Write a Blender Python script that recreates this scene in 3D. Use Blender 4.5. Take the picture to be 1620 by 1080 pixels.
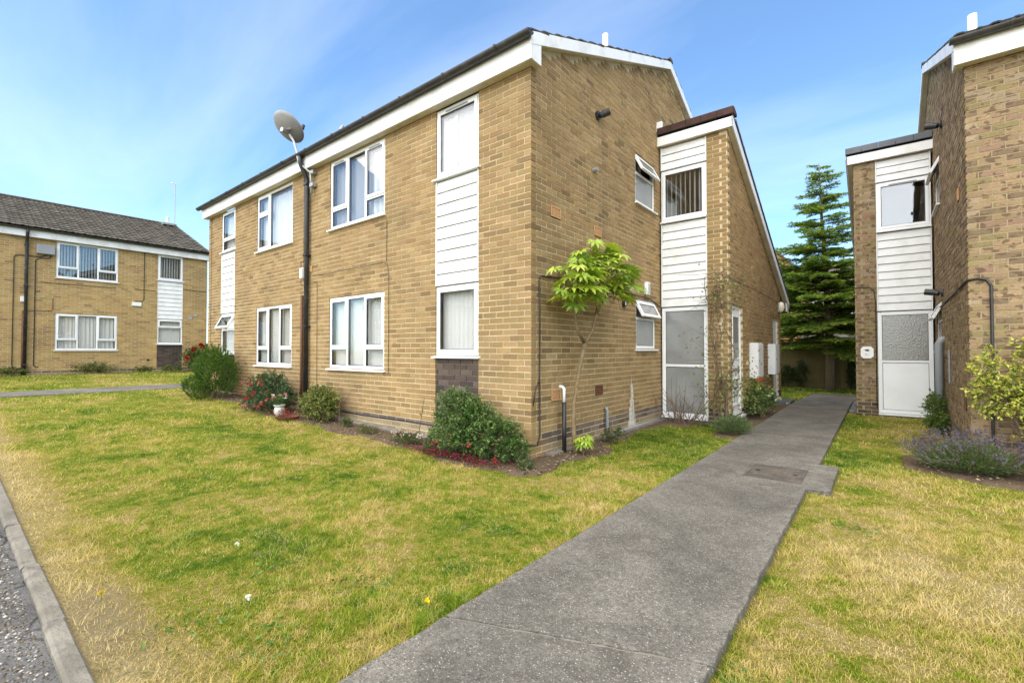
import bpy, math, random
import numpy as np
from mathutils import Vector, Matrix

for o in list(bpy.data.objects):
    bpy.data.objects.remove(o)
random.seed(7)
RNG = np.random.default_rng(11)
SC = bpy.context.scene
COL = SC.collection
R_ = math.radians

# ------------------------------------------------------------------ camera
cam_d = bpy.data.cameras.new('camera')
cam = bpy.data.objects.new('camera', cam_d)
COL.objects.link(cam)
cam.location = (0, 0, 1.311)
cam.rotation_euler = (R_(90 + 1.12), 0, R_(38.6))
cam_d.sensor_width = 36
cam_d.lens = 36 * 728.09 / 1620
cam_d.clip_start = .05
cam_d.clip_end = 2000
SC.camera = cam
CAM = np.array(cam.location)

# ------------------------------------------------------------------ sky
SUN_EL, SUN_AZ = 56.0, 174.0          # azimuth clockwise from +Y
w = bpy.data.worlds.new('World')
SC.world = w
w.use_nodes = True
nt = w.node_tree
for n in list(nt.nodes):
    nt.nodes.remove(n)


def wn(t, **k):
    n = nt.nodes.new(t)
    for a, b in k.items():
        setattr(n, a, b)
    return n


sky = wn('ShaderNodeTexSky', sky_type='NISHITA', sun_disc=False, sun_elevation=R_(SUN_EL), sun_rotation=R_(SUN_AZ),
         altitude=0.0, air_density=1.0, dust_density=0.6, ozone_density=2.0)
tc = wn('ShaderNodeTexCoord')
sep = wn('ShaderNodeSeparateXYZ')
nt.links.new(tc.outputs['Generated'], sep.inputs[0])
zz = wn('ShaderNodeMath', operation='MAXIMUM'); nt.links.new(sep.outputs[2], zz.inputs[0]); zz.inputs[1].default_value = 0.0
za = wn('ShaderNodeMath', operation='ADD'); nt.links.new(zz.outputs[0], za.inputs[0]); za.inputs[1].default_value = 0.22
dx = wn('ShaderNodeMath', operation='DIVIDE'); nt.links.new(sep.outputs[0], dx.inputs[0]); nt.links.new(za.outputs[0], dx.inputs[1])
dy = wn('ShaderNodeMath', operation='DIVIDE'); nt.links.new(sep.outputs[1], dy.inputs[0]); nt.links.new(za.outputs[0], dy.inputs[1])
cmb = wn('ShaderNodeCombineXYZ'); nt.links.new(dx.outputs[0], cmb.inputs[0]); nt.links.new(dy.outputs[0], cmb.inputs[1])
mp = wn('ShaderNodeMapping'); nt.links.new(cmb.outputs[0], mp.inputs[0])
mp.inputs['Rotation'].default_value = (0, 0, R_(35)); mp.inputs['Scale'].default_value = (.55, 1.6, 1)
mp.inputs['Location'].default_value = (3.1, 1.7, 0)
nz = wn('ShaderNodeTexNoise'); nt.links.new(mp.outputs[0], nz.inputs[0])
nz.inputs['Scale'].default_value = 1.1; nz.inputs['Detail'].default_value = 7; nz.inputs['Roughness'].default_value = .55
nz.inputs['Distortion'].default_value = .35
rp = wn('ShaderNodeValToRGB'); nt.links.new(nz.outputs[0], rp.inputs[0])
rp.color_ramp.elements[0].position = .38; rp.color_ramp.elements[0].color = (.02, .02, .02, 1)
rp.color_ramp.elements[1].position = .82; rp.color_ramp.elements[1].color = (.24, .24, .24, 1)
mx = wn('ShaderNodeMix', data_type='RGBA')
nt.links.new(rp.outputs[0], mx.inputs[0]); tint = wn('ShaderNodeMix', data_type='RGBA', blend_type='MULTIPLY'); tint.inputs[0].default_value = 1; tint.inputs[7].default_value = (.80, 1.055, 1.20, 1); nt.links.new(sky.outputs[0], tint.inputs[6]); nt.links.new(tint.outputs[2], mx.inputs[6]); mx.inputs[7].default_value = (8.2, 8.4, 8.7, 1)
bg = wn('ShaderNodeBackground'); nt.links.new(mx.outputs[2], bg.inputs[0]); bg.inputs[1].default_value = .132
wo = wn('ShaderNodeOutputWorld'); nt.links.new(bg.outputs[0], wo.inputs[0])

# ------------------------------------------------------------------ sun
sl = bpy.data.lights.new('sun', 'SUN')
sl.energy = 4.0; sl.angle = R_(115); sl.color = (1, .905, .75)
sun = bpy.data.objects.new('sun', sl); COL.objects.link(sun)
az, el = R_(SUN_AZ), R_(SUN_EL)
sd = Vector((math.sin(az) * math.cos(el), math.cos(az) * math.cos(el), math.sin(el)))
sun.rotation_euler = sd.to_track_quat('Z', 'Y').to_euler()
sun.location = (6, -8, 20)

SC.view_settings.view_transform = 'Standard'
SC.view_settings.look = 'None'
SC.view_settings.gamma = 1
SC.view_settings.exposure = .98
SC.view_settings.use_curve_mapping = False
SC.render.engine = 'CYCLES'
SC.cycles.max_bounces = 8
SC.cycles.transparent_max_bounces = 24


# ================================================================== materials
class NB:
    """tiny node-tree writer"""
    def __init__(s, name):
        s.m = bpy.data.materials.new(name); s.m.use_nodes = True
        s.t = s.m.node_tree
        for n in list(s.t.nodes): s.t.nodes.remove(n)
        s.out = s.t.nodes.new('ShaderNodeOutputMaterial')

    def n(s, typ, **k):
        x = s.t.nodes.new(typ)
        for a, b in k.items(): setattr(x, a, b)
        return x

    def l(s, a, b): s.t.links.new(a, b)

    def val(s, sock, v):
        if hasattr(v, 'is_linked') or isinstance(v, bpy.types.NodeSocket): s.l(v, sock)
        elif isinstance(v, (tuple, list)) and len(v) == 3 and sock.type == 'RGBA': sock.default_value = (*v, 1)
        else: sock.default_value = v

    def math(s, op, a, b=0.0, clamp=False):
        x = s.n('ShaderNodeMath', operation=op); x.use_clamp = clamp
        s.val(x.inputs[0], a); s.val(x.inputs[1], b); return x.outputs[0]

    def pos(s): return s.n('ShaderNodeNewGeometry').outputs['Position']
    def obj(s): return s.n('ShaderNodeTexCoord').outputs['Object']

    def noise(s, vec, scale, detail=4, rough=.55, dist=0, col=False):
        x = s.n('ShaderNodeTexNoise'); s.l(vec, x.inputs[0])
        x.inputs['Scale'].default_value = scale; x.inputs['Detail'].default_value = detail
        x.inputs['Roughness'].default_value = rough; x.inputs['Distortion'].default_value = dist
        return x.outputs[1] if col else x.outputs[0]

    def ramp(s, f, stops, interp='LINEAR'):
        x = s.n('ShaderNodeValToRGB'); s.l(f, x.inputs[0]); cr = x.color_ramp; cr.interpolation = interp
        while len(cr.elements) < len(stops): cr.elements.new(.5)
        for e, (p, c) in zip(cr.elements, stops):
            e.position = p; e.color = (*c, 1) if len(c) == 3 else c
        return x.outputs[0]

    def mix(s, f, a, b, blend='MIX'):
        x = s.n('ShaderNodeMix', data_type='RGBA', blend_type=blend)
        s.val(x.inputs[0], f); s.val(x.inputs[6], a); s.val(x.inputs[7], b); return x.outputs[2]

    def rng(s, f, a, b, c, d):
        x = s.n('ShaderNodeMapRange'); s.val(x.inputs[0], f)
        for i, v in enumerate((a, b, c, d)): x.inputs[i + 1].default_value = v
        return x.outputs[0]

    def bump(s, h, strength=.3, dist=.01):
        x = s.n('ShaderNodeBump'); s.l(h, x.inputs['Height']); x.inputs['Strength'].default_value = strength
        x.inputs['Distance'].default_value = dist; return x.outputs[0]

    def princ(s, col, rough=.8, normal=None, spec=.5, metal=0.0):
        x = s.n('ShaderNodeBsdfPrincipled'); s.val(x.inputs['Base Color'], col); s.val(x.inputs['Roughness'], rough)
        x.inputs['Specular IOR Level'].default_value = spec; x.inputs['Metallic'].default_value = metal
        if normal is not None: s.l(normal, x.inputs['Normal'])
        return x

    def fin(s, sh):
        s.l(sh.outputs[0] if hasattr(sh, 'outputs') else sh, s.out.inputs[0]); return s.m

    def attr(s, name, out='Color'):
        x = s.n('ShaderNodeAttribute', attribute_name=name); return x.outputs[out]


def simple(name, col, rough=.6, var=.15, scale=8, spec=.4, bump=0.0, bscale=60, metal=0.0, dirt=None, dscale=1.5):
    b = NB(name); p = b.pos()
    f = b.rng(b.noise(p, scale, 5), .25, .75, 1 - var, 1 + var)
    c = b.mix(1.0, col, f, 'MULTIPLY')
    if dirt:
        m = b.rng(b.noise(p, dscale, 6, .65), .48, .72, 0, dirt[1]); c = b.mix(m, c, dirt[0])
    nrm = b.bump(b.noise(p, bscale, 4), bump, .01) if bump else None
    return b.fin(b.princ(c, rough, nrm, spec, metal))


def brick_mat(name, streak=False, olive=0.0, dark=.0):
    b = NB(name); p = b.pos()
    c = b.attr('col')
    c = b.mix(1.0, c, b.rng(b.noise(p, 55, 6, .7), .3, .7, .78, 1.2), 'MULTIPLY')
    c = b.mix(1.0, c, b.rng(b.noise(p, .9, 4, .6), .3, .7, .86, 1.12), 'MULTIPLY')
    # dark kiln marks
    c = b.mix(b.rng(b.noise(p, 9, 3, .6), .62, .74, 0, .24), c, (.14, .10, .06))
    if olive: c = b.mix(b.rng(b.noise(p, 6, 3, .6), .52, .66, 0, olive), c, (.22, .18, .06))
    if dark:
        md = b.n('ShaderNodeMapping'); b.l(p, md.inputs[0]); md.inputs['Scale'].default_value = (9, 9, 13.33)
        c = b.mix(b.rng(b.noise(md.outputs[0], 1, 2, .5), .54, .585, 0, dark), c, (.105, .066, .038))
        c = b.mix(b.rng(b.noise(p, 240, 3, .7), .58, .68, 0, .5), c, (.11, .085, .05))
    # weather streaks, stretched down the wall
    mpn = b.n('ShaderNodeMapping'); b.l(p, mpn.inputs[0]); mpn.inputs['Scale'].default_value = (3.2, 3.2, .45)
    c = b.mix(b.rng(b.noise(mpn.outputs[0], 1, 5, .6), .58, .78, 0, .32), c, (.13, .105, .07))
    c = b.mix(b.rng(b.noise(p, .55, 5, .7, .8), .50, .70, 0, .45), c, (.15, .105, .058))
    if streak:      # lime run-off from a weep pipe, a long triangle on the wall
        sp = b.n('ShaderNodeSeparateXYZ'); b.l(p, sp.inputs[0])
        h = b.math('SUBTRACT', .98, sp.outputs[2])
        wob = b.math('MULTIPLY', b.math('SUBTRACT', b.noise(p, 14, 3), .5), .16)
        half = b.math('MULTIPLY', h, .17)
        dyy = b.math('ABSOLUTE', b.math('ADD', b.math('SUBTRACT', sp.outputs[1], 7.28), wob))
        ins = b.math('MULTIPLY', b.math('SUBTRACT', half, dyy), 40, True)
        up = b.math('MULTIPLY', h, 30, True)
        sx = b.math('LESS_THAN', b.math('ABSOLUTE', b.math('ADD', sp.outputs[0], 3.245)), .04)
        k = b.math('MULTIPLY', b.math('MULTIPLY', ins, up), sx)
        mp2 = b.n('ShaderNodeMapping'); b.l(p, mp2.inputs[0]); mp2.inputs['Scale'].default_value = (30, 30, 2.5)
        k = b.math('MULTIPLY', k, b.rng(b.noise(mp2.outputs[0], 1, 5), .3, .6, .2, .85))
        c = b.mix(k, c, (.72, .70, .64))
    nr = b.bump(b.math('ADD', b.noise(p, 130, 4, .7), b.noise(p, 25, 3)), .55, .006)
    return b.fin(b.princ(c, .92, nr, .15))


def leaf_mat(name, trans=.3, rough=.5, spec=.35):
    b = NB(name); c = b.attr('col')
    c = b.mix(1.0, c, b.rng(b.noise(b.pos(), 20, 3), .3, .7, .8, 1.2), 'MULTIPLY')
    pr = b.princ(c, rough, None, spec)
    tr = b.n('ShaderNodeBsdfTranslucent'); b.l(b.mix(1.0, c, (1.15, 1.2, .6), 'MULTIPLY'), tr.inputs[0])
    ms = b.n('ShaderNodeMixShader'); ms.inputs[0].default_value = trans
    b.l(pr.outputs[0], ms.inputs[1]); b.l(tr.outputs[0], ms.inputs[2])
    return b.fin(ms)


def grass_color(b, p):
    """patchy half-dry turf, shared by the soil sheet and the blades"""
    sp = b.n('ShaderNodeSeparateXYZ'); b.l(p, sp.inputs[0])
    n1 = b.noise(p, .8, 5, .62, .4); n2 = b.noise(p, 3.6, 5, .68); n3 = b.noise(p, 13, 4, .7)
    v = b.math('ADD', b.math('ADD', b.math('MULTIPLY', n1, .95), b.math('MULTIPLY', n2, .95)), b.math('MULTIPLY', n3, .8))
    # parched beside the kerb and on the plot right of the path
    kerb = b.rng(b.math('ADD', sp.outputs[1], b.math('MULTIPLY', n2, .6)), .66, 1.15, .46, 0)
    right = b.rng(sp.outputs[0], -.9, .2, 0, .20)
    bed = b.rng(b.math('ABSOLUTE', b.math('SUBTRACT', sp.outputs[1], 3.55)), .05, .75, .10, 0)
    greener = b.math('MULTIPLY', b.rng(sp.outputs[1], 4.6, 7.0, 0, .16), b.rng(sp.outputs[0], -3.0, -1.0, 1, .8))  # greener turf farther back, slightly less so to the right
    v = b.math('SUBTRACT', b.math('ADD', b.math('ADD', v, kerb), b.math('ADD', right, bed)), greener)
    return b.ramp(b.rng(v, 1.0, 1.83, 0, 1), [(0, (.055, .120, .010)), (.20, (.14, .235, .018)), (.42, (.33, .36, .040)), (.54, (.47, .40, .085)), (.70, (.60, .465, .165)), (1, (.70, .55, .27))])


M = {}


def build_materials():
    M['brick'] = brick_mat('buff_brick', True)
    M['brick_right'] = brick_mat('mixed_brick', False, .5, .8)
    M['brick_left'] = brick_mat('orange_buff_brick')
    b = NB('mortar'); p = b.pos()
    c = b.mix(b.noise(p, 30, 5), (.47, .375, .22), (.63, .52, .34))
    c = b.mix(b.rng(b.noise(p, 1.2, 4), .45, .7, 0, .4), c, (.27, .20, .115))
    M['mortar'] = b.fin(b.princ(c, .95, b.bump(b.noise(p, 160, 3), .5, .004), .1))
    b = NB('mortar_brown'); p = b.pos()
    c = b.mix(b.noise(p, 30, 5), (.27, .20, .115), (.38, .30, .185))
    M['mortar_right'] = b.fin(b.princ(c, .95, b.bump(b.noise(p, 160, 3), .5, .004), .1))
    b = NB('dark_mortar'); p = b.pos()
    M['dark_mortar'] = b.fin(b.princ(b.mix(b.noise(p, 30, 5), (.10, .085, .07), (.22, .19, .16)), .95, b.bump(b.noise(p, 160, 3), .5, .004), .1))
    M['render'] = simple('plinth_render', (.36, .285, .17), .95, .25, 5, .1, .5, 90, dirt=((.13, .105, .07), .7), dscale=2.5)
    M['upvc'] = simple('white_upvc', (.80, .80, .79), .28, .03, 3, .5, dirt=((.62, .60, .54), .35), dscale=1.2)
    M['board'] = simple('white_cladding', (.77, .765, .74), .4, .05, 3, .45, .05, 30, dirt=((.50, .47, .38), .5), dscale=3.4)
    M['fascia'] = simple('white_fascia', (.77, .76, .735), .4, .05, 2, .45, dirt=((.46, .43, .34), .6), dscale=2.6)
    M['soffit'] = simple('soffit', (.62, .56, .42), .6, .1, 4, .3, dirt=((.36, .30, .2), .5), dscale=3)
    M['black'] = simple('black_plastic', (.018, .017, .016), .42, .3, 6, .45, dirt=((.09, .085, .075), .5), dscale=5)
    M['gutter'] = simple('dark_gutter', (.028, .025, .022), .45, .25, 5, .45, dirt=((.10, .09, .075), .6), dscale=4)
    M['brownpipe'] = simple('brown_pipe', (.13, .055, .028), .6, .3, 7, .3)
    M['grey'] = simple('grey_plastic', (.26, .27, .28), .5, .1, 6, .4, dirt=((.15, .15, .14), .4))
    M['lead'] = simple('lead_grey', (.10, .105, .115), .55, .2, 5, .4)
    M['metal'] = simple('weathered_metal', (.38, .37, .35), .45, .2, 20, .5, metal=.6, dirt=((.16, .14, .12), .5), dscale=12)
    M['terra'] = simple('terracotta_vent', (.50, .28, .13), .85, .15, 30, .2)
    M['vent_dark'] = simple('vent_dark', (.035, .025, .02), .9, .2, 20, .1)
    b = NB('concrete_tile'); p = b.pos()
    c = b.mix(b.rng(b.noise(p, 2.5, 6, .7), .35, .7, 0, 1), (.062, .053, .042), (.125, .108, .082))
    c = b.mix(b.rng(b.noise(p, 18, 4, .7), .60, .75, 0, .6), c, (.21, .195, .14))
    c = b.mix(1.0, c, b.attr('col'), 'MULTIPLY')
    M['tile'] = b.fin(b.princ(c, .9, b.bump(b.noise(p, 80, 4), .5, .005), .2))
    M['tile_red'] = simple('red_brown_tile', (.062, .032, .026), .85, .35, 6, .2, .3, 60, dirt=((.07, .04, .03), .6), dscale=4)
    M['inside'] = simple('interior_plaster', (.45, .42, .38), .9, .05, 3, .1)
    M['carpet'] = simple('interior_floor', (.16, .13, .11), .95, .1, 5, .1)
    M['blind'] = simple('blind_fabric', (.74, .74, .72), .85, .03, 4, .2)
    M['net'] = None
    b = NB('net_curtain'); c = b.mix(b.noise(b.pos(), 60, 3), (.84, .84, .82), (.90, .90, .88))
    d = b.princ(c, .9, None, .1); t = b.n('ShaderNodeBsdfTransparent'); ms = b.n('ShaderNodeMixShader'); ms.inputs[0].default_value = .1
    b.l(d.outputs[0], ms.inputs[1]); b.l(t.outputs[0], ms.inputs[2]); M['net'] = b.fin(ms)
    b = NB('reflection_net'); d = b.princ((.74, .74, .76), .9, None, .1); t = b.n('ShaderNodeBsdfTransparent'); ms = b.n('ShaderNodeMixShader'); ms.inputs[0].default_value = .48  # sheer sheet that imitates pale sky reflection in the upper panes
    b.l(d.outputs[0], ms.inputs[1]); b.l(t.outputs[0], ms.inputs[2]); M['net_reflection'] = b.fin(ms)
    # clear glazing: fresnel split of a mirror and a clear pass
    b = NB('window_glass'); lw = b.n('ShaderNodeLayerWeight'); lw.inputs[0].default_value = .5
    fr = b.math('ADD', b.math('MULTIPLY', b.math('POWER', lw.outputs['Facing'], 5.0), .88), .115, True)
    t = b.n('ShaderNodeBsdfTransparent'); t.inputs[0].default_value = (.97, .975, .97, 1)
    g = b.n('ShaderNodeBsdfGlossy'); g.inputs['Roughness'].default_value = .01
    wv = b.bump(b.noise(b.pos(), 1.6, 2), .05, .02); b.l(wv, g.inputs['Normal'])
    ms = b.n('ShaderNodeMixShader'); b.l(fr, ms.inputs[0]); b.l(t.outputs[0], ms.inputs[1]); b.l(g.outputs[0], ms.inputs[2]); M['glass'] = b.fin(ms)
    b = NB('obscured_glass'); p = b.pos()
    c = b.mix(b.rng(b.noise(p, 1.4, 3), .35, .65, 0, 1), (.20, .203, .196), (.31, .312, .30))
    c = b.mix(b.rng(b.noise(p, 190, 2), .4, .6, 0, .4), c, (.20, .20, .19))
    M['frost'] = b.fin(b.princ(c, .10, b.bump(b.noise(p, 150, 2), .10, .003), .9))
    b = NB('patterned_glass'); p = b.pos(); vo = b.n('ShaderNodeTexVoronoi'); b.l(p, vo.inputs[0]); vo.inputs['Scale'].default_value = 38
    c = b.ramp(vo.outputs[0], [(0, (.34, .33, .30)), (.6, (.20, .195, .18))])
    M['pattern'] = b.fin(b.princ(c, .16, b.bump(vo.outputs[0], .45, .004), .7))
    # ground
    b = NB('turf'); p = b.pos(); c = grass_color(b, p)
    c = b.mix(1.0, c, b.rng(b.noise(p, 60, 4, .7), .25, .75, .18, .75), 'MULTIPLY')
    spb = b.n('ShaderNodeSeparateXYZ'); b.l(p, spb.inputs[0])
    kx = b.math('ADD', b.math('POWER', b.math('MULTIPLY', b.math('ADD', spb.outputs[0], 2.95), 1.5), 2.0), b.math('POWER', b.math('MULTIPLY', b.math('SUBTRACT', spb.outputs[1], .56), 5.5), 2.0))
    bare = b.math('MAXIMUM', b.rng(b.noise(p, 5.5, 4, .6), .64, .72, 0, .8), b.rng(b.math('ADD', kx, b.math('MULTIPLY', b.noise(p, 11, 5, .7), 1.8)), 1.0, 1.6, .6, 0))
    c = b.mix(bare, c, (.20, .155, .095))
    M['turf'] = b.fin(b.princ(c, 1, b.bump(b.noise(p, 70, 5, .7), .9, .03), .05))
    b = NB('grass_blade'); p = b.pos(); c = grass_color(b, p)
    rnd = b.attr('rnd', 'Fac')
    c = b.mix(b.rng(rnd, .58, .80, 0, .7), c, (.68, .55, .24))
    c = b.mix(b.rng(rnd, .16, .40, .75, 0), c, (.095, .175, .014))
    d = b.n('ShaderNodeBsdfDiffuse'); b.l(c, d.inputs[0]); tr = b.n('ShaderNodeBsdfTranslucent'); b.l(c, tr.inputs[0])
    ms = b.n('ShaderNodeMixShader'); ms.inputs[0].default_value = .4; b.l(d.outputs[0], ms.inputs[1]); b.l(tr.outputs[0], ms.inputs[2]); M['grass'] = b.fin(ms)
    b = NB('path_concrete'); p = b.pos()
    vo = b.n('ShaderNodeTexVoronoi'); b.l(p, vo.inputs[0]); vo.inputs['Scale'].default_value = 135
    base = b.mix(b.rng(b.noise(p, 1.1, 5, .6), .32, .68, 0, 1), (.132, .119, .098), (.205, .188, .155))
    base = b.mix(b.rng(b.noise(p, 38, 5, .75), .35, .68, 0, .8), base, (.06, .053, .045))
    base = b.mix(b.rng(b.noise(p, 2.2, 6, .75, .8), .46, .66, 0, .75), base, (.066, .058, .046))
    base = b.mix(b.rng(b.noise(p, 7, 5, .7, .3), .60, .72, 0, .5), base, (.25, .225, .185))
    spx = b.n('ShaderNodeSeparateXYZ'); b.l(p, spx.inputs[0])
    ed = b.rng(b.math('ABSOLUTE', b.math('ADD', spx.outputs[0], 1.09)), .40, .55, 0, 1)
    base = b.mix(b.math('MULTIPLY', ed, b.rng(b.noise(p, 12, 4, .7), .4, .65, 0, .6)), base, (.24, .215, .175))
    stone = b.rng(vo.outputs[0], .34, .52, 1, 0)
    vcol = b.n('ShaderNodeSeparateColor'); b.l(vo.outputs[1], vcol.inputs[0])
    sc = b.ramp(vcol.outputs[0], [(0, (.045, .040, .034)), (.35, (.085, .075, .062)), (.6, (.14, .123, .10)), (.82, (.21, .186, .152)), (.95, (.31, .285, .24)), (1, (.46, .43, .38))])
    c = b.mix(b.math('MULTIPLY', stone, .85), base, sc)
    c = b.mix(1.0, c, b.rng(b.noise(p, 1.6, 6, .7, .5), .32, .68, .70, 1.22), 'MULTIPLY')
    M['path'] = b.fin(b.princ(c, .88, b.bump(b.math('ADD', stone, b.noise(p, 60, 4)), .5, .004), .25))
    b = NB('asphalt'); p = b.pos()
    vo = b.n('ShaderNodeTexVoronoi'); b.l(p, vo.inputs[0]); vo.inputs['Scale'].default_value = 70
    c = b.mix(b.rng(b.noise(p, 2, 5, .65), .35, .65, 0, 1), (.075, .072, .067), (.15, .143, .132))
    vcol = b.n('ShaderNodeSeparateColor'); b.l(vo.outputs[1], vcol.inputs[0])
    c = b.mix(b.rng(vo.outputs[0], .2, .4, .8, 0), c, b.ramp(vcol.outputs[0], [(0, (.045, .045, .043)), (.6, (.12, .115, .108)), (.9, (.20, .19, .175)), (1, (.32, .31, .29))]))
    cr = b.n('ShaderNodeTexVoronoi', feature='DISTANCE_TO_EDGE'); b.l(b.mix(.12, p, b.noise(p, 5, 4, col=True), 'ADD'), cr.inputs[0]); cr.inputs['Scale'].default_value = 2.2
    crack = b.rng(cr.outputs[0], .0, .035, 1, 0)
    crack = b.math('MULTIPLY', crack, b.rng(b.noise(p, 1.3, 2), .42, .55, 0, 1))
    c = b.mix(b.math('MULTIPLY', crack, .8), c, (.035, .03, .022))
    hgt = b.math('SUBTRACT', b.math('ADD', b.noise(p, 50, 4, .7), b.rng(vo.outputs[0], .2, .5, .6, 0)), b.math('MULTIPLY', crack, 3))
    M['asphalt'] = b.fin(b.princ(c, .9, b.bump(hgt, .8, .008), .2))
    M['kerbstone'] = simple('kerb_concrete', (.20, .18, .145), .92, .45, 14, .15, .9, 60, dirt=((.075, .065, .045), .8), dscale=7)
    M['concrete'] = simple('pale_concrete', (.20, .175, .14), .92, .3, 7, .15, .7, 60, dirt=((.16, .13, .09), .6), dscale=5)
    b = NB('soil'); p = b.pos()
    c = b.mix(b.noise(p, 14, 6, .7), (.060, .040, .026), (.20, .145, .095))
    M['soil'] = b.fin(b.princ(c, 1, b.bump(b.noise(p, 45, 5, .7), 1, .03), .05))
    M['pebble'] = None
    b = NB('pebbles'); M['pebble'] = b.fin(b.princ(b.attr('col'), .85, None, .25))
    b = NB('rusty_cover'); p = b.pos()
    c = b.mix(b.rng(b.noise(p, 9, 6, .7), .35, .65, 0, 1), (.055, .049, .042), (.125, .098, .072))
    M['cover'] = b.fin(b.princ(c, .7, b.bump(b.noise(p, 120, 3), .5, .004), .4))
    M['leaf'] = leaf_mat('leaf'); M['leaf_gloss'] = leaf_mat('glossy_leaf', .35, .35, .45)
    M['needle'] = leaf_mat('needles', .3, .6, .25)
    M['petal'] = leaf_mat('petals', .35, .6, .2)
    b = NB('bark'); p = b.pos(); mpn = b.n('ShaderNodeMapping'); b.l(p, mpn.inputs[0]); mpn.inputs['Scale'].default_value = (1, 1, .35)
    c = b.mix(b.noise(mpn.outputs[0], 30, 5, .7), (.11, .078, .05), (.30, .225, .145))
    M['bark'] = b.fin(b.princ(c, .95, b.bump(b.noise(mpn.outputs[0], 60, 5, .7), .8, .01), .1))
    M['bark_pale'] = simple('pale_bark', (.205, .148, .078), .9, .4, 22, .15, .5, 60, dirt=((.15, .12, .07), .6), dscale=14)
    M['twig'] = simple('dry_twig', (.15, .105, .07), .9, .35, 12, .1)
    b = NB('fence_wood'); p = b.obj(); mpn = b.n('ShaderNodeMapping'); b.l(b.pos(), mpn.inputs[0]); mpn.inputs['Scale'].default_value = (6, 6, .5)
    c = b.mix(b.noise(mpn.outputs[0], 3, 6, .7), (.15, .115, .055), (.28, .21, .10))
    c = b.mix(b.rng(b.noise(b.pos(), 1.2, 4), .45, .65, 0, .5), c, (.12, .125, .045))
    M['fence'] = b.fin(b.princ(c, .95, b.bump(b.noise(mpn.outputs[0], 8, 5), .4, .005), .1))
    M['cream'] = simple('cream_lamp', (.72, .66, .50), .4, .08, 10, .4)
    M['pot'] = simple('white_glazed_pot', (.48, .46, .42), .5, .12, 10, .4, dirt=((.25, .23, .19), .6), dscale=8)
    M['meter'] = simple('meter_box_white', (.70, .70, .68), .45, .06, 5, .4, dirt=((.45, .43, .38), .5), dscale=4)
    M['plaque'] = simple('plaque_white', (.80, .79, .75), .4, .04, 10, .4)
    M['greydoor'] = simple('grey_white_door', (.66, .67, .68), .4, .04, 4, .4)
    M['dish'] = simple('dish_grey', (.27, .26, .25), .5, .12, 9, .4, dirt=((.28, .26, .24), .5), dscale=6)
    M['dishlite'] = simple('dish_white', (.72, .71, .68), .5, .06, 6, .4)
    M['mastgrey'] = simple('galvanised', (.36, .36, .35), .5, .15, 12, .5, metal=.4)
    M['orange_brick'] = simple('far_orange_brick', (.42, .22, .10), .95, .2, 3, .1)


build_materials()


# ================================================================== mesh helpers
class Frame:
    """maps (s, o, z) to root-relative coordinates: s along A, o along N"""
    def __init__(s, root, O, A, N):
        s.root = np.array(root, float); s.O = np.array(O, float)
        s.A = np.array((*A, 0), float); s.N = np.array((*N, 0), float)
        s.flip = (A[0] * N[1] - A[1] * N[0]) < 0

    def T(s, v):
        v = np.asarray(v, float).reshape(-1, 3)
        return s.O - s.root + v[:, :1] * s.A + v[:, 1:2] * s.N + v[:, 2:3] * np.array((0, 0, 1.))

    def W(s, p): return s.T([p])[0] + s.root


BOXF = [(0, 3, 2, 1), (4, 5, 6, 7), (0, 1, 5, 4), (1, 2, 6, 5), (2, 3, 7, 6), (3, 0, 4, 7)]


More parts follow.
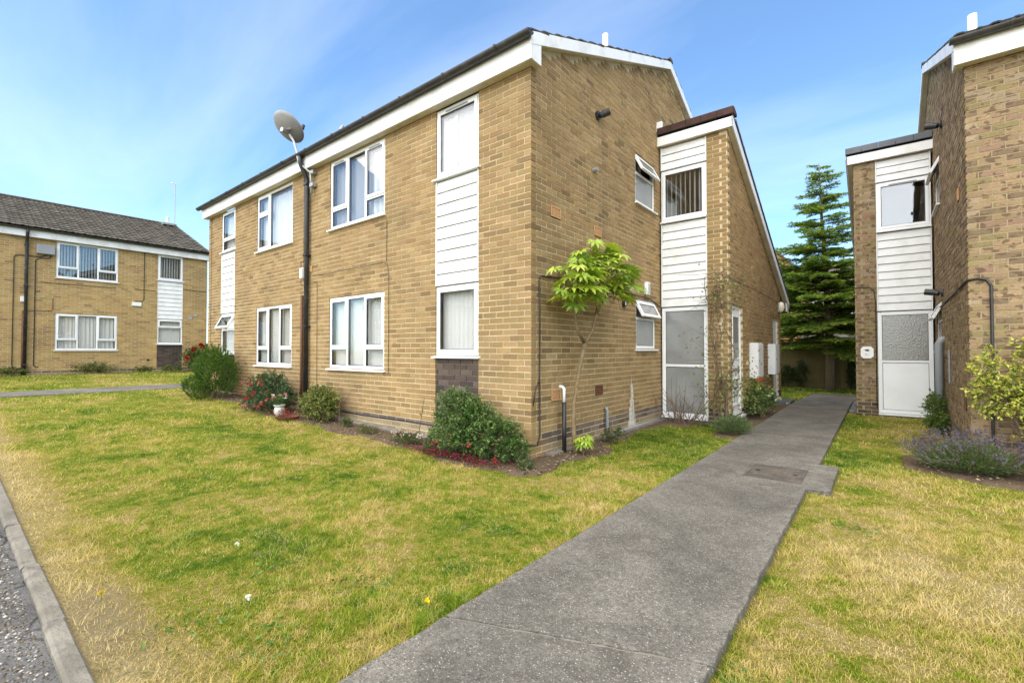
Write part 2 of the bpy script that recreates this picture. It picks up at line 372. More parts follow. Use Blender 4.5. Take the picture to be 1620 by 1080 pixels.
class MB:
    def __init__(s): s.v = []; s.f = []; s.c = []; s.hasc = False

    def add(s, vs, fs, col=None):
        k = len(s.v)
        s.v.extend([tuple(map(float, p)) for p in vs]); s.f.extend([tuple(i + k for i in f) for f in fs])
        if col is not None: s.hasc = True
        s.c.extend([col or (1, 1, 1)] * len(vs))
        return s

    def box(s, a, b, col=None, jit=0):
        (x0, y0, z0), (x1, y1, z1) = a, b
        vs = [(x0, y0, z0), (x1, y0, z0), (x1, y1, z0), (x0, y1, z0), (x0, y0, z1), (x1, y0, z1), (x1, y1, z1), (x0, y1, z1)]
        if jit: vs = [tuple(q + random.uniform(-jit, jit) for q in p) for p in vs]
        return s.add(vs, BOXF, col)

    def prism(s, poly, ext, col=None):
        n = len(poly); e = np.array(ext, float)
        vs = [np.array(p, float) for p in poly]; vs = vs + [p + e for p in vs]
        fs = [tuple(range(n))[::-1], tuple(range(n, 2 * n))] + [(i, (i + 1) % n, n + (i + 1) % n, n + i) for i in range(n)]
        return s.add(vs, fs, col)

    def tube(s, pts, r, n=8, col=None, cap=True):
        pts = [np.array(p, float) for p in pts]; m = len(pts)
        rr = [r] * m if np.isscalar(r) else list(r)
        vs = []; t0 = pts[1] - pts[0]; t0 = t0 / (np.linalg.norm(t0) + 1e-9)
        up = np.array((0, 0, 1.)) if abs(t0[2]) < .9 else np.array((1., 0, 0))
        a = np.cross(t0, up); a /= np.linalg.norm(a)
        for i in range(m):
            t = pts[min(i + 1, m - 1)] - pts[max(i - 1, 0)]; t = t / (np.linalg.norm(t) + 1e-9)
            a = a - t * (a @ t); a /= (np.linalg.norm(a) + 1e-9); bb = np.cross(t, a)
            for k in range(n):
                an = 2 * math.pi * k / n; vs.append(pts[i] + rr[i] * (math.cos(an) * a + math.sin(an) * bb))
        fs = [(i * n + k, i * n + (k + 1) % n, (i + 1) * n + (k + 1) % n, (i + 1) * n + k) for i in range(m - 1) for k in range(n)]
        if cap: fs += [tuple(range(n))[::-1], tuple(range((m - 1) * n, m * n))]
        return s.add(vs, fs, col)

    def lathe(s, prof, c=(0, 0, 0), n=20, col=None):
        vs = [(c[0] + r * math.cos(2 * math.pi * k / n), c[1] + r * math.sin(2 * math.pi * k / n), c[2] + z) for r, z in prof for k in range(n)]
        fs = [(i * n + k, i * n + (k + 1) % n, (i + 1) * n + (k + 1) % n, (i + 1) * n + k) for i in range(len(prof) - 1) for k in range(n)]
        return s.add(vs, fs, col)

    def sphere(s, c, r, n=10, m=6, sc=(1, 1, 1), col=None):
        vs = []
        for i in range(m + 1):
            th = math.pi * i / m
            for k in range(n):
                ph = 2 * math.pi * k / n
                vs.append((c[0] + sc[0] * r * math.sin(th) * math.cos(ph), c[1] + sc[1] * r * math.sin(th) * math.sin(ph), c[2] + sc[2] * r * math.cos(th)))
        fs = [(i * n + k, (i + 1) * n + k, (i + 1) * n + (k + 1) % n, i * n + (k + 1) % n) for i in range(m) for k in range(n)]
        return s.add(vs, fs, col)

    def mesh(s, name, mat, F=None, smooth=False):
        v = np.array(s.v, float).reshape(-1, 3); f = s.f
        if F is not None:
            v = F.T(v)
            if F.flip: f = [q[::-1] for q in f]
        me = bpy.data.meshes.new(name); me.from_pydata(v.tolist(), [], f); me.materials.append(mat)
        if s.hasc:
            at = me.attributes.new('col', 'FLOAT_COLOR', 'POINT')
            at.data.foreach_set('color', np.hstack([np.array(s.c, float), np.ones((len(s.c), 1))]).astype(np.float32).ravel())
        if smooth: me.polygons.foreach_set('use_smooth', [True] * len(me.polygons))
        me.update(); return me

    def build(s, name, mat, parent=None, F=None, smooth=False, bevel=0, loc=None):
        o = bpy.data.objects.new(name, s.mesh(name, mat, F, smooth)); COL.objects.link(o)
        if parent is not None: o.parent = parent
        if loc is not None: o.location = loc
        if bevel:
            md = o.modifiers.new('bevel', 'BEVEL'); md.width = bevel; md.segments = 2; md.limit_method = 'ANGLE'
        return o


def np_mesh(name, verts, faces_n, faces, mat, parent=None, col=None, rnd=None, smooth=False):
    """fast mesh: faces an (n,k) int array"""
    me = bpy.data.meshes.new(name); n, k = faces.shape
    me.vertices.add(len(verts)); me.vertices.foreach_set('co', verts.astype(np.float32).ravel())
    me.loops.add(n * k); me.loops.foreach_set('vertex_index', faces.astype(np.int32).ravel())
    me.polygons.add(n); me.polygons.foreach_set('loop_start', (np.arange(n) * k).astype(np.int32))
    try: me.polygons.foreach_set('loop_total', np.full(n, k, np.int32))
    except Exception: pass
    if smooth: me.polygons.foreach_set('use_smooth', np.ones(n, bool))
    me.materials.append(mat)
    if col is not None:
        at = me.attributes.new('col', 'FLOAT_COLOR', 'POINT')
        at.data.foreach_set('color', np.hstack([col, np.ones((len(col), 1))]).astype(np.float32).ravel())
    if rnd is not None:
        at = me.attributes.new('rnd', 'FLOAT', 'POINT'); at.data.foreach_set('value', rnd.astype(np.float32))
    me.update(calc_edges=True); me.validate()
    o = bpy.data.objects.new(name, me); COL.objects.link(o)
    if parent is not None: o.parent = parent
    return o


def tag(o, label=None, cat=None, group=None, kind=None):
    if label: o['label'] = label
    if cat: o['category'] = cat
    if group: o['group'] = group
    if kind: o['kind'] = kind
    return o


def thing(name, label, cat, loc=(0, 0, 0), group=None):
    o = bpy.data.objects.new(name, None); COL.objects.link(o); o.location = loc
    o.empty_display_size = .2
    return tag(o, label, cat, group)


def copy_part(src, parent, loc=None, rot=None):
    c = src.copy(); COL.objects.link(c); c.parent = parent
    if loc is not None: c.location = loc
    if rot is not None: c.rotation_euler = rot
    return c


def ground_z(x):
    """the estate rises gently towards the far block on the left"""
    x = np.asarray(x, float)
    return np.where(x > -4, 0, np.where(x > -24, .0275 * (-4 - x), .55))


# ================================================================== ground
def make_ground():
    # turf sheet: two bands either side of the road, out to the horizon
    def band(ys):
        xs = np.array([-300, -150, -80, -50, -35, -24, -20, -16, -12, -8, -4, 0, 4, 10, 25, 60, 150, 300.])
        X, Y = np.meshgrid(xs, ys); Z = ground_z(X) - .0
        v = np.stack([X, Y, Z], -1).reshape(-1, 3); nx = len(xs); f = []
        for j in range(len(ys) - 1):
            for i in range(nx - 1): f.append((j * nx + i, j * nx + i + 1, (j + 1) * nx + i + 1, (j + 1) * nx + i))
        return v, f
    m = MB(); v, f = band(np.array([.40, 3, 8, 20, 50, 120, 300.])); m.add(v, f)
    v, f = band(np.array([-300, -120, -40, -7.2])); m.add(v, f)
    tag(m.build('lawn', M['turf']), kind='structure')
    m = MB()
    xs = [-60, -24, -4, 60]
    v = [(x, y, float(ground_z(x)) - .016) for y in (-7.4, .36) for x in xs]
    m.add(v, [(i, i + 1, i + 5, i + 4) for i in range(3)])
    tag(m.build('road', M['asphalt']), kind='structure')
    # kerb
    kb = bpy.data.objects.new('kerb', None); COL.objects.link(kb); tag(kb, kind='structure')
    x = -19.6; first = None
    while x < 6:
        L = .905
        a, b_ = float(ground_z(x)), float(ground_z(x + L)); dy = random.uniform(-.006, .006); dz = random.uniform(-.006, .004)
        m = MB(); y0, y1 = .335 + dy, .413 + dy
        n = 6; vs = []; fs = []
        for i in range(n + 1):
            t = i / n; xx = x + L * t; zt = a + (b_ - a) * t + .022 + dz + random.uniform(-.0025, .0025)
            e = random.uniform(0, .006)
            vs += [(xx, y0, zt - .3), (xx, y0 + random.uniform(-.002, .003), zt - .012 - e), (xx, y0 + .012 + e, zt), (xx, y1 - .008, zt), (xx, y1, zt - .008), (xx, y1, zt - .3)]
        for i in range(n):
            for k in range(5): fs.append((i * 6 + k, (i + 1) * 6 + k, (i + 1) * 6 + k + 1, i * 6 + k + 1))
        fs += [(0, 1, 2, 3, 4, 5), tuple(n * 6 + k for k in (5, 4, 3, 2, 1, 0))]
        m.add(vs, fs); m.build('kerb_stone', M['kerbstone'], kb)
        x += L + .012
    # path of cast slabs
    pa = bpy.data.objects.new('path', None); COL.objects.link(pa); tag(pa, kind='structure')
    ZT = .045

    def slab(poly, dz=0.0):
        m = MB()
        # roughened outline: subdivide the edges and nibble them
        out = []
        for (x0, y0), (x1, y1) in zip(poly, poly[1:] + poly[:1]):
            L = math.hypot(x1 - x0, y1 - y0); n = max(1, int(L / .045)); nx, ny = (y1 - y0) / L, -(x1 - x0) / L
            for i in range(n):
                t = i / n; j = random.uniform(-.006, .003) if i else 0
                out.append((x0 + (x1 - x0) * t + nx * j, y0 + (y1 - y0) * t + ny * j))
        m.prism([(x, y, -.12) for x, y in out], (0, 0, .12 + ZT + dz))
        return m.build('slab', M['path'], pa, bevel=.007)
    g = .006
    XL, XR = -1.64, -.54
    slab([(XL, .43), (XR, .43), (XR, 1.97 - g), (XL, 1.54 - g)])
    slab([(XL, 1.54 + g), (XR, 1.97 + g), (XR, 5.02 - g), (XL, 4.92 - g)], .003)
    slab([(XL, 4.92 + g), (XR, 5.02 + g), (-.36, 5.02 + g), (-.36, 6.16), (XR, 6.16), (XR, 7.82 - g), (XL, 7.76 - g)], .0)
    slab([(XL, 7.76 + g), (XR, 7.82 + g), (XR, 10.3 - g), (XL, 10.3 - g)], .004)
    slab([(XL - .02, 10.3 + g), (XR, 10.3 + g), (XR, 13.0 - g), (XL - .02, 13.0 - g)], -.002)
    slab([(XL - .02, 13.0 + g), (XR, 13.0 + g), (XR, 14.4), (1.5, 14.4), (1.5, 16.1), (XL + .12, 16.3)], .002)
    # side step by the rear door
    m = MB(); m.box((-2.0, 12.75, 0), (-1.68, 13.5, .09)); tag(m.build('door_step', M['lead'], pa, bevel=.01))
    # mortar line in the path joint
    m = MB()
    for (x0, y0), (x1, y1) in (((XL, 7.76), (XR, 7.82)), ((XL, 10.3), (XR, 10.3)), ((XL, 1.54), (XR, 1.97)), ((XL, 4.92), (XR, 5.02))):
        m.add([(x0 + .02, y0 - .012, .0), (x1 - .02, y1 - .012, .0), (x1 - .02, y1 - .012, .038), (x0 + .02, y0 - .012, .038), (x0 + .02, y0 + .012, .0), (x1 - .02, y1 + .012, .0), (x1 - .02, y1 + .012, .038), (x0 + .02, y0 + .012, .038)],
              [(3, 2, 6, 7), (0, 1, 2, 3), (4, 7, 6, 5), (0, 3, 7, 4), (1, 5, 6, 2)])
    m.build('joint_mortar', M['concrete'], pa)
    # gravel patch by the right hand block
    gp = MB(); gp.box((-.53, 12.0, -.05), (-.24, 14.38, .02)); tag(gp.build('gravel_bed', M['soil']), kind='structure')
    pebbles('gravel', [(random.uniform(-.52, -.26), random.uniform(12.02, 14.36), .02) for _ in range(700)], .016, .03, [(.12, .12, .13), (.2, .2, .21), (.07, .07, .08)])
    # loose grit along the road channel
    pts = []
    for _ in range(7500):
        x = random.uniform(-9, -1.2); y = .31 - abs(random.gauss(0, .16)) - .003
        pts.append((x, y, float(ground_z(x)) - .016))
    pebbles('road_grit', pts, .003, .011, [(.22, .20, .17), (.13, .115, .09), (.08, .065, .045), (.38, .36, .32), (.13, .095, .055), (.10, .075, .045)])
    # far footpath
    m = MB(); x0, x1 = -15.95, -14.75
    a, b_ = float(ground_z(x0)), float(ground_z(x1))
    m.prism([(x0, .43, a - .1), (x1, .43, b_ - .1), (x1, .43, b_ + .015), (x0, .43, a + .015)], (0, 14, 0))
    tag(m.build('footpath', M['path']), kind='structure')
    # soil beds
    soil('flower_bed', lambda x, y: bed_front(x, y), (-14.3, 3.6, -2.6, 4.46), .06)
    soil('flower_bed', lambda x, y: bed_side(x, y), (-3.26, 3.9, -2.55, 8.56), .055)
    soil('flower_bed', lambda x, y: bed_porch(x, y), (-2.05, 7.3, -1.62, 12.7), .055)
    soil('flower_bed', lambda x, y: bed_right(x, y), (.2, 6.2, 4.2, 11.6), .06)
    pts = []
    while len(pts) < 3600:
        x, y = random.uniform(-13, -2.6), random.uniform(3.7, 6.5)
        if bool(bed_front(np.array(x), np.array(y))) or bool(bed_side(np.array(x), np.array(y))): pts.append((x, y, float(ground_z(x)) + random.uniform(.012, .04)))
    for _ in range(900):
        x, y = random.uniform(.3, 3.0), random.uniform(6.2, 7.6)
        if bool(bed_right(np.array(x), np.array(y))): pts.append((x, y, random.uniform(.012, .04)))
    pebbles('soil_crumbs', pts, .006, .022, [(.13, .09, .055), (.20, .145, .09), (.08, .055, .035), (.26, .2, .13), (.15, .085, .04)])
    # bare mowing strip of concrete against the main block
    m = MB()
    for i in range(9):
        xa = -7.5 + i * .47; xb = xa + .47; za, zb = float(ground_z(xa)) + .05, float(ground_z(xb)) + .05
        ya = 4.31 + random.uniform(-.012, .012)
        m.add([(xa, ya, za - .1), (xb, ya, zb - .1), (xb, 4.44, zb - .1), (xa, 4.44, za - .1), (xa, ya, za), (xb, ya, zb), (xb, 4.44, zb + .015), (xa, 4.44, za + .015)], BOXF)
    m.box((-3.25, 6.0, -.05), (-3.1, 8.5, .055)); m.box((-3.25, 4.7, -.05), (-3.12, 5.25, .05))
    tag(m.build('foundation_strip', M['concrete']), kind='structure')


def wob(x, s=1.0): return .05 * np.sin(x * 2.3 * s + 1) + .035 * np.sin(x * 5.1 * s) + .02 * np.sin(x * 11.7 * s + 2)


def bed_front(x, y):
    edge = np.where(x > -10.2, 3.86, 4.02) + wob(x) - np.where((x > -4.2), .05, 0)
    return (y > edge) & (y < 4.45) & (x < -2.9) & (x > -14.2)


def bed_side(x, y):
    edge = np.where(y < 5.6, -2.78, np.where(y < 8.0, -2.98, -2.6)) + wob(y)
    return (x > -3.25) & (x < edge) & (y > 3.92) & (y < 8.55)


def bed_porch(x, y): return (x > -2.03) & (x < -1.63) & (y > 7.35 + .3 * np.abs(x + 1.8)) & (y < 12.6)


def bed_right(x, y):
    e1 = ((x - 1.35) / 1.15) ** 2 + ((y - 7.1) / .82) ** 2 < 1 + 2 * wob(x * 2)
    e2 = (x > .42) & (x < .84) & (y > 7.2) & (y < 9.2)
    return (e1 | e2 | ((x > 1.6) & (y > 6.5 + wob(x)) & (y < 7.7)))


def soil(name, mask, bb, h):
    x0, y0, x1, y1 = bb; st = .03
    nx, ny = int((x1 - x0) / st) + 1, int((y1 - y0) / st) + 1
    X, Y = np.meshgrid(np.linspace(x0, x1, nx), np.linspace(y0, y1, ny))
    mk = mask(X, Y); bl = mk.astype(float)
    for _ in range(4):
        q = np.pad(bl, 1, mode='edge'); bl = (q[1:-1, 1:-1] + q[:-2, 1:-1] + q[2:, 1:-1] + q[1:-1, :-2] + q[1:-1, 2:]) / 5
    cl = RNG.random((ny // 4 + 2, nx // 4 + 2)); yi, xi = np.arange(ny) / 4, np.arange(nx) / 4
    cl = cl[yi.astype(int)][:, xi.astype(int)] * .5 + RNG.random(X.shape) * .5
    Z = ground_z(X) + np.clip((bl - .45) * h * 1.6, -.03, h * .55) + (cl - .5) * .022 * bl
    mk = bl > .12
    v = np.stack([X, Y, Z], -1).reshape(-1, 3); idx = np.arange(nx * ny).reshape(ny, nx)
    ok = mk[:-1, :-1] & mk[1:, :-1] & mk[:-1, 1:] & mk[1:, 1:]
    f = np.stack([idx[:-1, :-1][ok], idx[:-1, 1:][ok], idx[1:, 1:][ok], idx[1:, :-1][ok]], 1)
    tag(np_mesh(name, v, None, f, M['soil'], smooth=True), kind='structure')


OCT = np.array([(1, 0, 0), (0, 1, 0), (-1, 0, 0), (0, -1, 0), (0, 0, 1), (0, 0, -1)], float)
OCTF = np.array([(0, 1, 4), (1, 2, 4), (2, 3, 4), (3, 0, 4), (1, 0, 5), (2, 1, 5), (3, 2, 5), (0, 3, 5)])


def pebbles(name, pts, r0, r1, cols, parent=None):
    P = np.array(pts); n = len(P); r = RNG.uniform(r0, r1, n)
    sc = RNG.uniform(.6, 1.25, (n, 1, 3)) * r[:, None, None]; sc[:, :, 2] *= .6
    an = RNG.uniform(0, 6.28, n); c, s = np.cos(an)[:, None], np.sin(an)[:, None]
    V = OCT[None] * sc; V = np.stack([V[..., 0] * c - V[..., 1] * s, V[..., 0] * s + V[..., 1] * c, V[..., 2]], -1)
    V = V + P[:, None, :]
    f = (OCTF[None] + 6 * np.arange(n)[:, None, None]).reshape(-1, 3)
    cl = np.array(cols)[RNG.integers(0, len(cols), n)] * RNG.uniform(.75, 1.25, (n, 1))
    return tag(np_mesh(name, V.reshape(-1, 3), None, f, M['pebble'], parent, np.repeat(cl, 6, 0)), kind='stuff')


def lawn_mask(x, y):
    path = (x > -1.66) & (x < -.52) & (y < 16.4)
    bump = (x > -.6) & (x < -.34) & (y > 5.0) & (y < 6.18)
    rear = (x > -1.55) & (x < 1.6) & (y > 14.35) & (y < 16.3)
    main = (x > -13.8) & (x < -3.2) & (y > 4.4) & (y < 14.2)
    porch = (x > -3.3) & (x < -1.98) & (y > 8.5) & (y < 14.0)
    right = ((x > .78) & (y > 7.58)) | ((x > -.45) & (y > 11.7) & (y < 14.4))
    fp = (x > -15.98) & (x < -14.72) & (y < 14.4)
    left = (x < -21.9)
    return (y > .435) & (y < 19.2) & ~(path | bump | rear | main | porch | right | fp | left) & ~bed_front(x, y) & ~bed_side(x, y) & ~bed_porch(x, y) & ~bed_right(x, y)


def make_grass():
    V = []; Fc = []; Rn = []; k = 0
    # (rmin, rmax, density, height, width)
    for r0, r1, dens, h0, wd, seg in ((0, 3.0, 26000, .0165, .0023, 2), (3.0, 5.0, 13000, .019, .0033, 1), (5, 8, 5000, .023, .0052, 1), (8, 13, 1300, .03, .009, 1), (13, 26, 420, .035, .016, 1)):
        lo, hi = (-26, .43), (8, 19.2)
        a0, a1 = max(lo[0], -r1), min(hi[0], r1); b0, b1 = max(lo[1], -r1), min(hi[1], r1)
        n = int((a1 - a0) * (b1 - b0) * dens)
        x = RNG.uniform(a0, a1, n); y = RNG.uniform(b0, b1, n); r = np.hypot(x, y)
        # only the part of the plot that lies in front of the viewpoint or a step beside it
        fx, fy = -math.sin(R_(38.6)), math.cos(R_(38.6)); d = x * fx + y * fy; sd_ = x * fy - y * fx
        keep = (r >= r0) & (r < r1) & lawn_mask(x, y) & (d > .5) & (np.abs(sd_) < d * 1.25 + 1.2)
        # thin, worn turf where it is parched
        cl = np.sin(x * 3.1 + 1.3 * np.sin(y * 2.2)) + np.sin(y * 4.3 + 1.7 * np.sin(x * 1.9))
        keep &= ~((((x + 2.95) * 1.5) ** 2 + ((y - .56) * 5.5) ** 2 < 1) & (RNG.random(n) < .4))
        keep &= (RNG.random(n) < np.clip(.80 + .16 * cl, .25, 1)) & ~((y < .85 + .2 * np.sin(x * 2.7)) & (RNG.random(n) < .35))
        x, y = x[keep], y[keep]; cl = cl[keep]; n = len(x)
        z = ground_z(x)
        an = RNG.uniform(0, 6.283, n); ln = RNG.uniform(.4, 2.3, n); h = h0 * RNG.uniform(.45, 1.35, n) * np.clip(1 + .22 * cl, .6, 1.5)
        near_path = (np.abs(x + 1.68) < .06) | (np.abs(x + .50) < .07); h = np.where(near_path, h * 1.35, h)
        tuft = np.modf(np.abs(np.sin(np.floor(x / .09 + .6 * np.sin(y * 23)) * 39.346 + np.floor(y / .09 + .6 * np.sin(x * 19)) * 11.135) * 24634.6345))[0]
        h = h * np.where(tuft > .86, 1.75, np.where(tuft < .3, .7, 1)); ww = wd * RNG.uniform(.6, 1.4, n)
        sx, sy = -np.sin(an) * ww * .5, np.cos(an) * ww * .5
        tx, ty = x + np.cos(an) * ln * h, y + np.sin(an) * ln * h
        cx_, cy_ = np.floor(x / .06 + .7 * np.sin(y * 31)), np.floor(y / .06 + .7 * np.sin(x * 29))
        hs = np.modf(np.abs(np.sin(cx_ * 12.9898 + cy_ * 78.233) * 43758.5453))[0]; hs2 = np.modf(np.abs(np.sin(cx_ * 39.346 + cy_ * 11.135) * 24634.6345))[0]
        rn = np.clip(.42 * hs + .58 * RNG.random(n), 0, 1); P = lambda a, b, c: np.stack([a, b, c], 1)
        if seg == 2:
            mx_, my_ = x + np.cos(an) * ln * h * .35, y + np.sin(an) * ln * h * .35
            vs = np.stack([P(x - sx, y - sy, z - .004), P(x + sx, y + sy, z - .004), P(mx_ + sx * .8, my_ + sy * .8, z + h * .7), P(mx_ - sx * .8, my_ - sy * .8, z + h * .7), P(tx, ty, z + h)], 1)
            fc = np.array([(0, 1, 2), (0, 2, 3), (3, 2, 4)]); q = 5
        else:
            vs = np.stack([P(x - sx, y - sy, z - .004), P(x + sx, y + sy, z - .004), P(tx, ty, z + h)], 1); fc = np.array([(0, 1, 2)]); q = 3
        V.append(vs.reshape(-1, 3)); Fc.append((fc[None] + k + q * np.arange(n)[:, None, None]).reshape(-1, 3)); Rn.append(np.repeat(rn, q)); k += n * q
    o = np_mesh('grass', np.vstack(V), None, np.vstack(Fc), M['grass'], None, None, np.concatenate(Rn))
    tag(o, 'patchy short lawn grass, part green and part straw yellow', 'grass', kind='stuff')


# ================================================================== building kit
COURSE = .075
PAL = {
    'main': [((.300, .196, .086), 40), ((.316, .211, .097), 24), ((.268, .171, .073), 20), ((.290, .179, .083), 9), ((.205, .132, .060), 5), ((.338, .240, .112), 2)],
    'right': [((.30, .205, .115), 34), ((.245, .185, .085), 20), ((.20, .135, .082), 14), ((.315, .235, .15), 18), ((.285, .18, .115), 14)],
    'left': [((.40, .26, .10), 40), ((.425, .288, .118), 22), ((.37, .23, .09), 22), ((.30, .18, .083), 8), ((.39, .275, .12), 8)],
    'dark': [((.075, .055, .045), 50), ((.11, .08, .065), 30), ((.055, .042, .038), 20)],
    'band': [((.15, .115, .09), 40), ((.19, .145, .11), 30), ((.105, .08, .066), 30)],
}


def pick(pal):
    cs, ws = zip(*PAL[pal]); c = random.choices(cs, ws)[0]; k = random.uniform(.88, 1.10)
    return tuple(q * k * random.uniform(.98, 1.02) for q in c)


def sub_rect(rs, o):
    out = []
    for (a, b, c, d) in rs:
        x0, x1, z0, z1 = o
        if x1 <= a or x0 >= b or z1 <= c or z0 >= d: out.append((a, b, c, d)); continue
        if x0 > a: out.append((a, x0, c, d))
        if x1 < b: out.append((x1, b, c, d))
        m0, m1 = max(a, x0), min(b, x1)
        if z0 > c: out.append((m0, m1, c, z0))
        if z1 < d: out.append((m0, m1, z1, d))
    return [r for r in out if r[1] - r[0] > .018 and r[3] - r[2] > .018]


class Building:
    def __init__(s, name, label, loc, U, V, pal, mat):
        s.root = thing(name, label, 'building', loc); s.loc = np.array(loc, float); s.U, s.V = np.array(U, float), np.array(V, float)
        s.pal, s.mat = pal, mat; s.bricks = []; s.name = name
        s.body = Frame(loc, loc, U, V)

    def frame(s, u, v, A, N):
        O = s.loc + np.array((*(s.U * u + s.V * v), 0)); return Frame(s.loc, O, A, N)

    def front(s): return s.frame(0, 0, s.U, -s.V)
    def side(s): return s.frame(0, 0, s.V, -s.U)

    def backing(s, name, F, s0, s1, z0, top, opens, mat, th=.09, o0=-.0045):
        if s.pal == 'right': mat = M['mortar_right']
        """mortar slab with the openings left free; top: list of (s, z) break points"""
        def tz(q):
            for (a, za), (b, zb) in zip(top, top[1:]):
                if a - 1e-6 <= q <= b + 1e-6: return za + (zb - za) * (q - a) / max(b - a, 1e-6)
            return top[-1][1]
        cuts = {s0, s1} | {a for a, _ in top if s0 < a < s1}
        for o in opens: cuts |= {min(max(o[0] - .003, s0), s1), min(max(o[1] + .003, s0), s1)}
        cuts = sorted(cuts); m = MB()
        for a, b in zip(cuts, cuts[1:]):
            if b - a < 1e-4: continue
            mid = (a + b) / 2; iv = sorted([(o[2] - .003, o[3] + .003) for o in opens if o[0] - .004 < mid < o[1] + .004])
            z = z0
            segs = []
            for c, d in iv:
                if c > z: segs.append((z, c))
                z = max(z, d)
            segs.append((z, None))
            for c, d in segs:
                ta, tb = (d, d) if d is not None else (tz(a), tz(b))
                if min(ta, tb) - c < .004: continue
                m.add([(a, o0 - th, c), (b, o0 - th, c), (b, o0, c), (a, o0, c), (a, o0 - th, ta), (b, o0 - th, tb), (b, o0, tb), (a, o0, ta)], BOXF)
        return m.build(name, mat, s.root, F)

    def lay(s, F, s0, s1, z0, topf, opens, parity, corner0=True, corner1=False, pal=None, zone=None):
        pal = pal or s.pal; k = 0; zt = max(topf(q) for q in np.linspace(s0, s1, 60))
        while True:
            z = z0 + k * COURSE
            if z + .064 > zt: break
            par = (k + parity) % 2
            st = s0 + (.1125 if (par and corner0) else 0) if corner0 else s0 - (.1125 if par else 0)
            q = st
            while q < s1 - .02:
                a, b = max(q, s0), min(q + .213, s1); q += .225
                if corner1 and par == 0 and b > s1 - .11: b = s1 - .1125 if b > s1 - .1125 else b
                if b - a < .03: continue
                if z + .064 > min(topf(a), topf(b)): continue
                rs = [(a, b, z, z + .062)]
                for o in opens: rs = sub_rect(rs, o)
                for r in rs:
                    if zone and not zone(r): continue
                    s.bricks.append((F, r, pick(pal)))
            k += 1

    def finish_bricks(s, nmax=300):
        sc = []
        for i, (F, r, c) in enumerate(s.bricks):
            p = F.W(((r[0] + r[1]) / 2, 0, (r[2] + r[3]) / 2)) - CAM
            d = np.linalg.norm(p); sc.append((-(r[1] - r[0]) * (r[3] - r[2]) * abs(p @ F.N) / d / d / d, i))
        sc.sort(); near = {i for _, i in sc[:nmax]}
        cache = {}; m = MB()
        rest = {}
        for i, (F, r, c) in enumerate(s.bricks):
            L, H = r[1] - r[0], r[3] - r[2]; pr = random.uniform(-.0025, .002)
            if i in near:
                key = (round(L, 2), round(H, 2), tuple(F.A[:2]), sum(c) < .32, sum(c) < .6, random.randrange(7))
                if key not in cache:
                    b = MB(); b.box((-L / 2, -.1, -H / 2), (L / 2, 0, H / 2), c, .0012)
                    Fz = Frame((0, 0, 0), (0, 0, 0), F.A[:2], F.N[:2]); cache[key] = b.mesh('brick', s.mat, Fz)
                o = bpy.data.objects.new('brick', cache[key]); COL.objects.link(o); o.parent = s.wall
                o.location = F.T([((r[0] + r[1]) / 2, pr, (r[2] + r[3]) / 2)])[0]
            else:
                b = rest.setdefault(id(F), (F, MB()))[1]
                b.box((r[0], -.1 + pr, r[2]), (r[1], pr, r[3]), c, .0012)
        # the courses beyond the nearest bricks: one mesh
        V = []; f = []; C = []
        for F, b in rest.values():
            v = F.T(np.array(b.v)); k = len(V); V.extend(v.tolist()); C.extend(b.c)
            f.extend([tuple(i + k for i in (q[::-1] if F.flip else q)) for q in b.f])
        m.v, m.f, m.c, m.hasc = V, f, C, True
        tag(m.build('brickwork', s.mat, s.root), kind='stuff')


# ---------------------------------------------------------------- windows
def ring(m, s0, s1, z0, z1, w, o0, o1):
    m.box((s0, o0, z0), (s0 + w, o1, z1)); m.box((s1 - w, o0, z0), (s1, o1, z1))
    m.box((s0 + w, o0, z0), (s1 - w, o1, z0 + w)); m.box((s0 + w, o0, z1 - w), (s1 - w, o1, z1))


